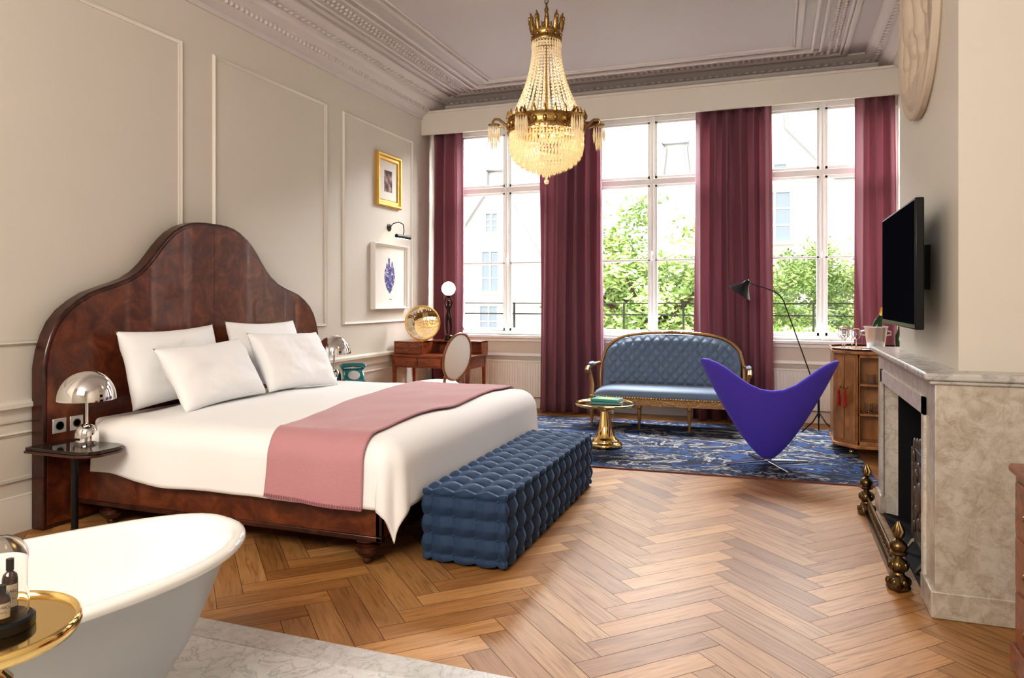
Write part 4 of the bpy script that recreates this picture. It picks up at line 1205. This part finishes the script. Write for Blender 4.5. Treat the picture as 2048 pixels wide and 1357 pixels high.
O('ceiling_rose', G().lathe([(.07,1.78),(.07,1.765),(.05,1.75),(.02,1.72),(.01,1.70)], seg=32), m_gold, parent=cd)
g = G(); ns = 32
for k in range(ns):
    a = 2*pi*k/ns
    nb = 25
    for i in range(nb):
        s_ = i/(nb-1); rr = .095+(R0-.015-.095)*(s_**2.0); z_ = .975-.53*s_
        br = .0070+.0030*s_
        g.ball((rr*cos(a), rr*sin(a), z_), (br,br,br*1.15), 6, 4)
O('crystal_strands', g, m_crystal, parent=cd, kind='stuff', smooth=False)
g = G()
for k in range(30):
    a = 2*pi*k/30; g.gem((.10*cos(a), .10*sin(a), .945), .008, .03)
O('crown_drops', g, m_crystal, parent=cd, kind='stuff', smooth=False)
g = G()
tiers = [(.257,.295,.046),(.257,.250,.042),(.250,.212,.038),(.236,.178,.034),(.212,.148,.032),(.180,.122,.030),(.142,.100,.028),(.100,.082,.026),(.060,.066,.025),(.026,.050,.024)]
for (rr, z_, hl) in tiers:
    nn_ = max(6, int(2*pi*rr/.023))
    for k in range(nn_):
        a = 2*pi*k/nn_; g.gem((rr*cos(a), rr*sin(a), z_), .0080, hl)
        g.gem((rr*cos(a+pi/nn_), rr*sin(a+pi/nn_), z_+hl*.7), .006, .010)
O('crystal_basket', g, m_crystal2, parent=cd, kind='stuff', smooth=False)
O('finial', G().ball((0,0,-.002), .018, 12, 8).gem((0,0,.03), .012, .025), m_crystal2, parent=cd, smooth=False)
for k in range(6):
    a = 2*pi*k/6+.36; c_, s_ = cos(a), sin(a)
    P = lambda r_, z_: (r_*c_, r_*s_, z_)
    g = G().tube([P(R0,.38),P(R0+.035,.405),P(R0+.07,.435),P(R0+.10,.435),P(R0+.115,.415),P(R0+.10,.40)], [.010,.010,.009,.009,.008,.005], 8)
    g.tube([P(R0+.03,.37),P(R0+.07,.385),P(R0+.105,.395)], [.004,.006,.005], 6)
    g.lathe([(.014,.383),(.038,.388),(.042,.396),(.02,.394)], P(R0+.105,0), 16)
    am_ = O('arm', g, m_gold, parent=cd)
    g = G(); c0 = P(R0+.105,0)
    for j in range(14):
        b_ = 2*pi*j/14
        g.gem((c0[0]+.038*cos(b_), c0[1]+.038*sin(b_), .325), .006, .062)
    for j in range(8):
        b_ = 2*pi*j/8; g.gem((c0[0]+.020*cos(b_), c0[1]+.020*sin(b_), .265), .006, .055)
    O('crystal_fringe', g, m_crystal, parent=am_, kind='stuff', smooth=False)
for k in range(6):
    a = 2*pi*k/6
    O('bulb', G().ball((.10*cos(a), .10*sin(a), .42), (.016,.016,.03), 10, 8), m_bulb, parent=cd)

# ------------------------------------------------------------------ exterior
O('ground', G().box(-45,40,9.0,60,-4.3,-4.2), m_pav, kind='structure', smooth=False)
O('balcony_floor', G().box(XL-.2,XR+.2,9.0,9.65,.62,.74), m_winwhite, kind='structure', smooth=False)
br_ = root('balcony_railing', (-1.5, 9.5, .74), 'thin black iron balcony railing outside the windows', 'railing')
g = G()
for z in (.08,.24,.45,.60): g.box(-2.75,2.75,-.010,.010,z-.008,z+.008)
O('rail', g, m_black, parent=br_)
for k in range(8):
    x = -2.72+k*.777; O('post', G().box(x-.012,x+.012,-.012,.012,0,.61), m_black, parent=br_)
def house(x0, x1, y, gpoly, wins, label):
    r = root('house', ((x0+x1)/2, y, -4.2), label, 'house'); cx = (x0+x1)/2
    poly = [(x0-cx,0)]+[(a-cx, z+4.2) for a, z in gpoly]+[(x1-cx,0)]
    O('facade', G().prism(poly, 0, 4, 'xz'), m_facade, parent=r, smooth=False)
    g = G().tube([(a-cx,-.06,z+4.2) for a,z in gpoly[1:-1]], .07, 6)
    O('coping', g, m_coping, parent=r)
    for (wx, wz, ww, wh) in wins:
        w = O('window', G().box(wx-ww/2-cx, wx+ww/2-cx, -.03, .02, wz-wh/2+4.2, wz+wh/2+4.2), m_facwin, parent=r, smooth=False)
        g = G(); X, Z = wx-cx, wz+4.2
        g.box(X-ww/2-.06,X-ww/2,-.07,0,Z-wh/2,Z+wh/2); g.box(X+ww/2,X+ww/2+.06,-.07,0,Z-wh/2,Z+wh/2); g.box(X-ww/2-.1,X+ww/2+.1,-.12,0,Z-wh/2-.1,Z-wh/2); g.box(X-ww/2-.06,X+ww/2+.06,-.07,0,Z+wh/2,Z+wh/2+.07)
        g.box(X-.03,X+.03,-.06,0,Z-wh/2,Z+wh/2)
        for q in (-.17,.17): g.box(X-ww/2,X+ww/2,-.05,0,Z+wh*q-.02,Z+wh*q+.02)
        O('window_frame', g, m_white, parent=w)
house(-13, -6.05, 22, [(-13,1.5),(-10.2,3.2),(-8.9,5.0),(-8.9,5.6),(-8.3,5.6),(-8.3,5.0),(-6.9,2.6),(-6.05,2.0)],
      [(-8.75,3.9,.4,.6),(-8.8,2.3,.55,1.3),(-8.85,.4,.6,1.5),(-6.6,.4,.6,1.5),(-11.4,.4,.7,1.5)], 'cream stucco canal house with stepped gable across the street')
house(-5.85, -1.5, 22, [(-5.85,3.6),(-4.0,4.3),(-3.2,5.0),(-3.1,5.9),(-3.2,6.1),(-2.4,6.1),(-2.5,5.9),(-2.4,5.0),(-1.5,4.1)],
      [(-4.9,2.2,.7,1.4),(-2.2,2.2,.7,1.4),(-3.4,3.9,.5,.7)], 'cream stucco canal house with neck gable across the street')
house(-1.2, 9.5, 22, [(-1.2,4.6),(-.5,6.3),(-.45,7.4),(-.6,7.6),(.4,7.6),(.25,7.4),(.3,6.3),(1.6,4.8),(3.0,4.8),(9.5,4.8)],
      [(-.05,5.0,.7,.5),(.0,3.75,.8,1.4),(1.45,.9,.7,1.4),(3.6,3.7,.8,1.5),(3.6,.9,.8,1.5),(-.05,.9,.8,1.4)], 'tall cream stucco house with gable and shuttered windows')
def tree(loc, H, cr, cz, nleaf, label, seed):
    rnd = random.Random(seed)
    r = root('tree', loc, label, 'tree')
    g = G(); g.tube([(0,0,0),(.1,0,H*.35),(-.05,.1,H*.62),(.1,0,H*.85)], [.22,.18,.13,.05], 10)
    tips = []
    for k in range(16):
        a = rnd.random()*2*pi; z0 = H*(.42+.35*rnd.random()); L_ = cr*(.55+.35*rnd.random())
        m_ = (L_*.5*cos(a), L_*.5*sin(a), z0+L_*.25); e = (L_*cos(a), L_*sin(a), z0+L_*(.3+.4*rnd.random()))
        g.tube([(0,0,z0-.2), m_, e], [.08,.055,.02], 7); tips += [m_, e]
    O('trunk', g, m_bark, parent=r)
    g = G(); cl_ = []
    for _ in range(60):
        while True:
            p = Vector((rnd.uniform(-1,1), rnd.uniform(-1,1), rnd.uniform(-1,1)))
            if .25 < p.length < 1: break
        cl_.append(Vector((p.x*cr*.88, p.y*cr*.88, cz+p.z*cr*.82)))
    for _ in range(nleaf):
        c = rnd.choice(cl_); q = Vector((rnd.gauss(0,1), rnd.gauss(0,1), rnd.gauss(0,.75)))*cr*.12
        p = c+q; s_ = rnd.uniform(.025,.052)
        a = Vector((rnd.uniform(-1,1),rnd.uniform(-1,1),rnd.uniform(-.6,.6))).normalized(); b_ = a.orthogonal().normalized()
        g.add([p-a*s_*1.5, p+b_*s_*.7, p+a*s_*1.5, p-b_*s_*.7], [(0,1,2,3)])
    O('foliage', g, m_leaf, parent=r, kind='stuff', smooth=False, fixn=False)
tree((-2.1, 14.0, -4.2), 6.7, 2.05, 5.90, 21000, 'leafy green garden tree with dark branches', 3)
tree((.70, 18.6, -4.2), 5.9, 1.55, 5.5, 10000, 'smaller leafy green garden tree near the house fronts', 4)
g = G(); rnd = random.Random(9)
for _ in range(5000):
    p = Vector((rnd.uniform(-1.4,1.6), rnd.uniform(-.3,.3), rnd.uniform(0,.5)+.04*sin(5*rnd.random()))); s_ = .03
    a = Vector((rnd.uniform(-1,1),rnd.uniform(-1,1),rnd.uniform(-1,1))).normalized(); b_ = a.orthogonal().normalized()
    g.add([p-a*s_*1.4, p+b_*s_, p+a*s_*1.4, p-b_*s_], [(0,1,2,3)])
hg = root('hedge', (.75, 11.2, -4.2), 'clipped green hedge outside the window', 'hedge')
O('foliage', g, m_leaf, parent=hg, loc=(0,0,4.65), kind='stuff', smooth=False, fixn=False)
O('hedge_core', G().box(-1.35,1.55,-.25,.25,0,5.05), m_leaf, parent=hg, smooth=False)

# ------------------------------------------------------------------ lights
def area(name, loc, target, sx, sy, power, col):
    l = bpy.data.lights.new(name, 'AREA'); l.shape = 'RECTANGLE'; l.size = sx; l.size_y = sy; l.energy = power; l.color = col
    o_ = bpy.data.objects.new(name, l); COL.objects.link(o_); o_.location = loc
    o_.rotation_euler = (Vector(target)-Vector(loc)).to_track_quat('-Z', 'Y').to_euler()
    return o_
area('sky_fill_light', (-1.5, 10.9, 5.4), (-1.7, 4.5, .2), 6.5, 2.4, 3100, (1, .99, .985))  # added area lamp, out of view above the windows, boosting sky light indoors
area('room_fill_light', (-1.6, -1.2, 3.2), (-2.4, 4.2, .9), 2.6, 1.4, 190, (1, .91, .81))  # added warm fill lamp, unseen behind the camera
def pt(name, loc, power, col, r_=.05):
    l = bpy.data.lights.new(name, 'POINT'); l.energy = power; l.color = col; l.shadow_soft_size = r_
    o_ = bpy.data.objects.new(name, l); COL.objects.link(o_); o_.location = loc
pt('chandelier_light', (-1.5,4.8,2.66), 14, (1,.80,.56), .05)
s = bpy.data.lights.new('sun', 'SUN'); s.energy = 2.4; s.angle = .01; s.color = (1,.97,.90)
so = bpy.data.objects.new('sun', s); COL.objects.link(so); so.rotation_euler = (radians(52), 0, radians(-18))
for c in WC:
    l = bpy.data.lights.new('window_portal', 'AREA'); l.shape = 'RECTANGLE'; l.size = 1.4; l.size_y = 2.6
    l.cycles.is_portal = True
    o_ = bpy.data.objects.new('window_portal', l); COL.objects.link(o_); o_.location = (c, YW+.2, 2.27); o_.rotation_euler = (-pi/2, 0, 0)
w = bpy.data.worlds.new('sky'); SC.world = w; w.use_nodes = True
bg = w.node_tree.nodes['Background']; bg.inputs[0].default_value = (1,.99,.97,1); bg.inputs[1].default_value = 1.65
SC.view_settings.view_transform = 'Standard'
SC.view_settings.look = 'None'
try: SC.view_settings.look = 'Medium High Contrast'
except Exception: pass

# ------------------------------------------------------------------ camera
cam = bpy.data.cameras.new('camera'); co = bpy.data.objects.new('camera', cam); COL.objects.link(co)
co.location = (0,0,1.4); co.rotation_euler = (pi/2, 0, radians(20.1))
cam.sensor_width = 36; cam.lens = 36*1437/2048; cam.shift_y = -80.5/2048; cam.clip_start = .05; cam.clip_end = 200
SC.camera = co
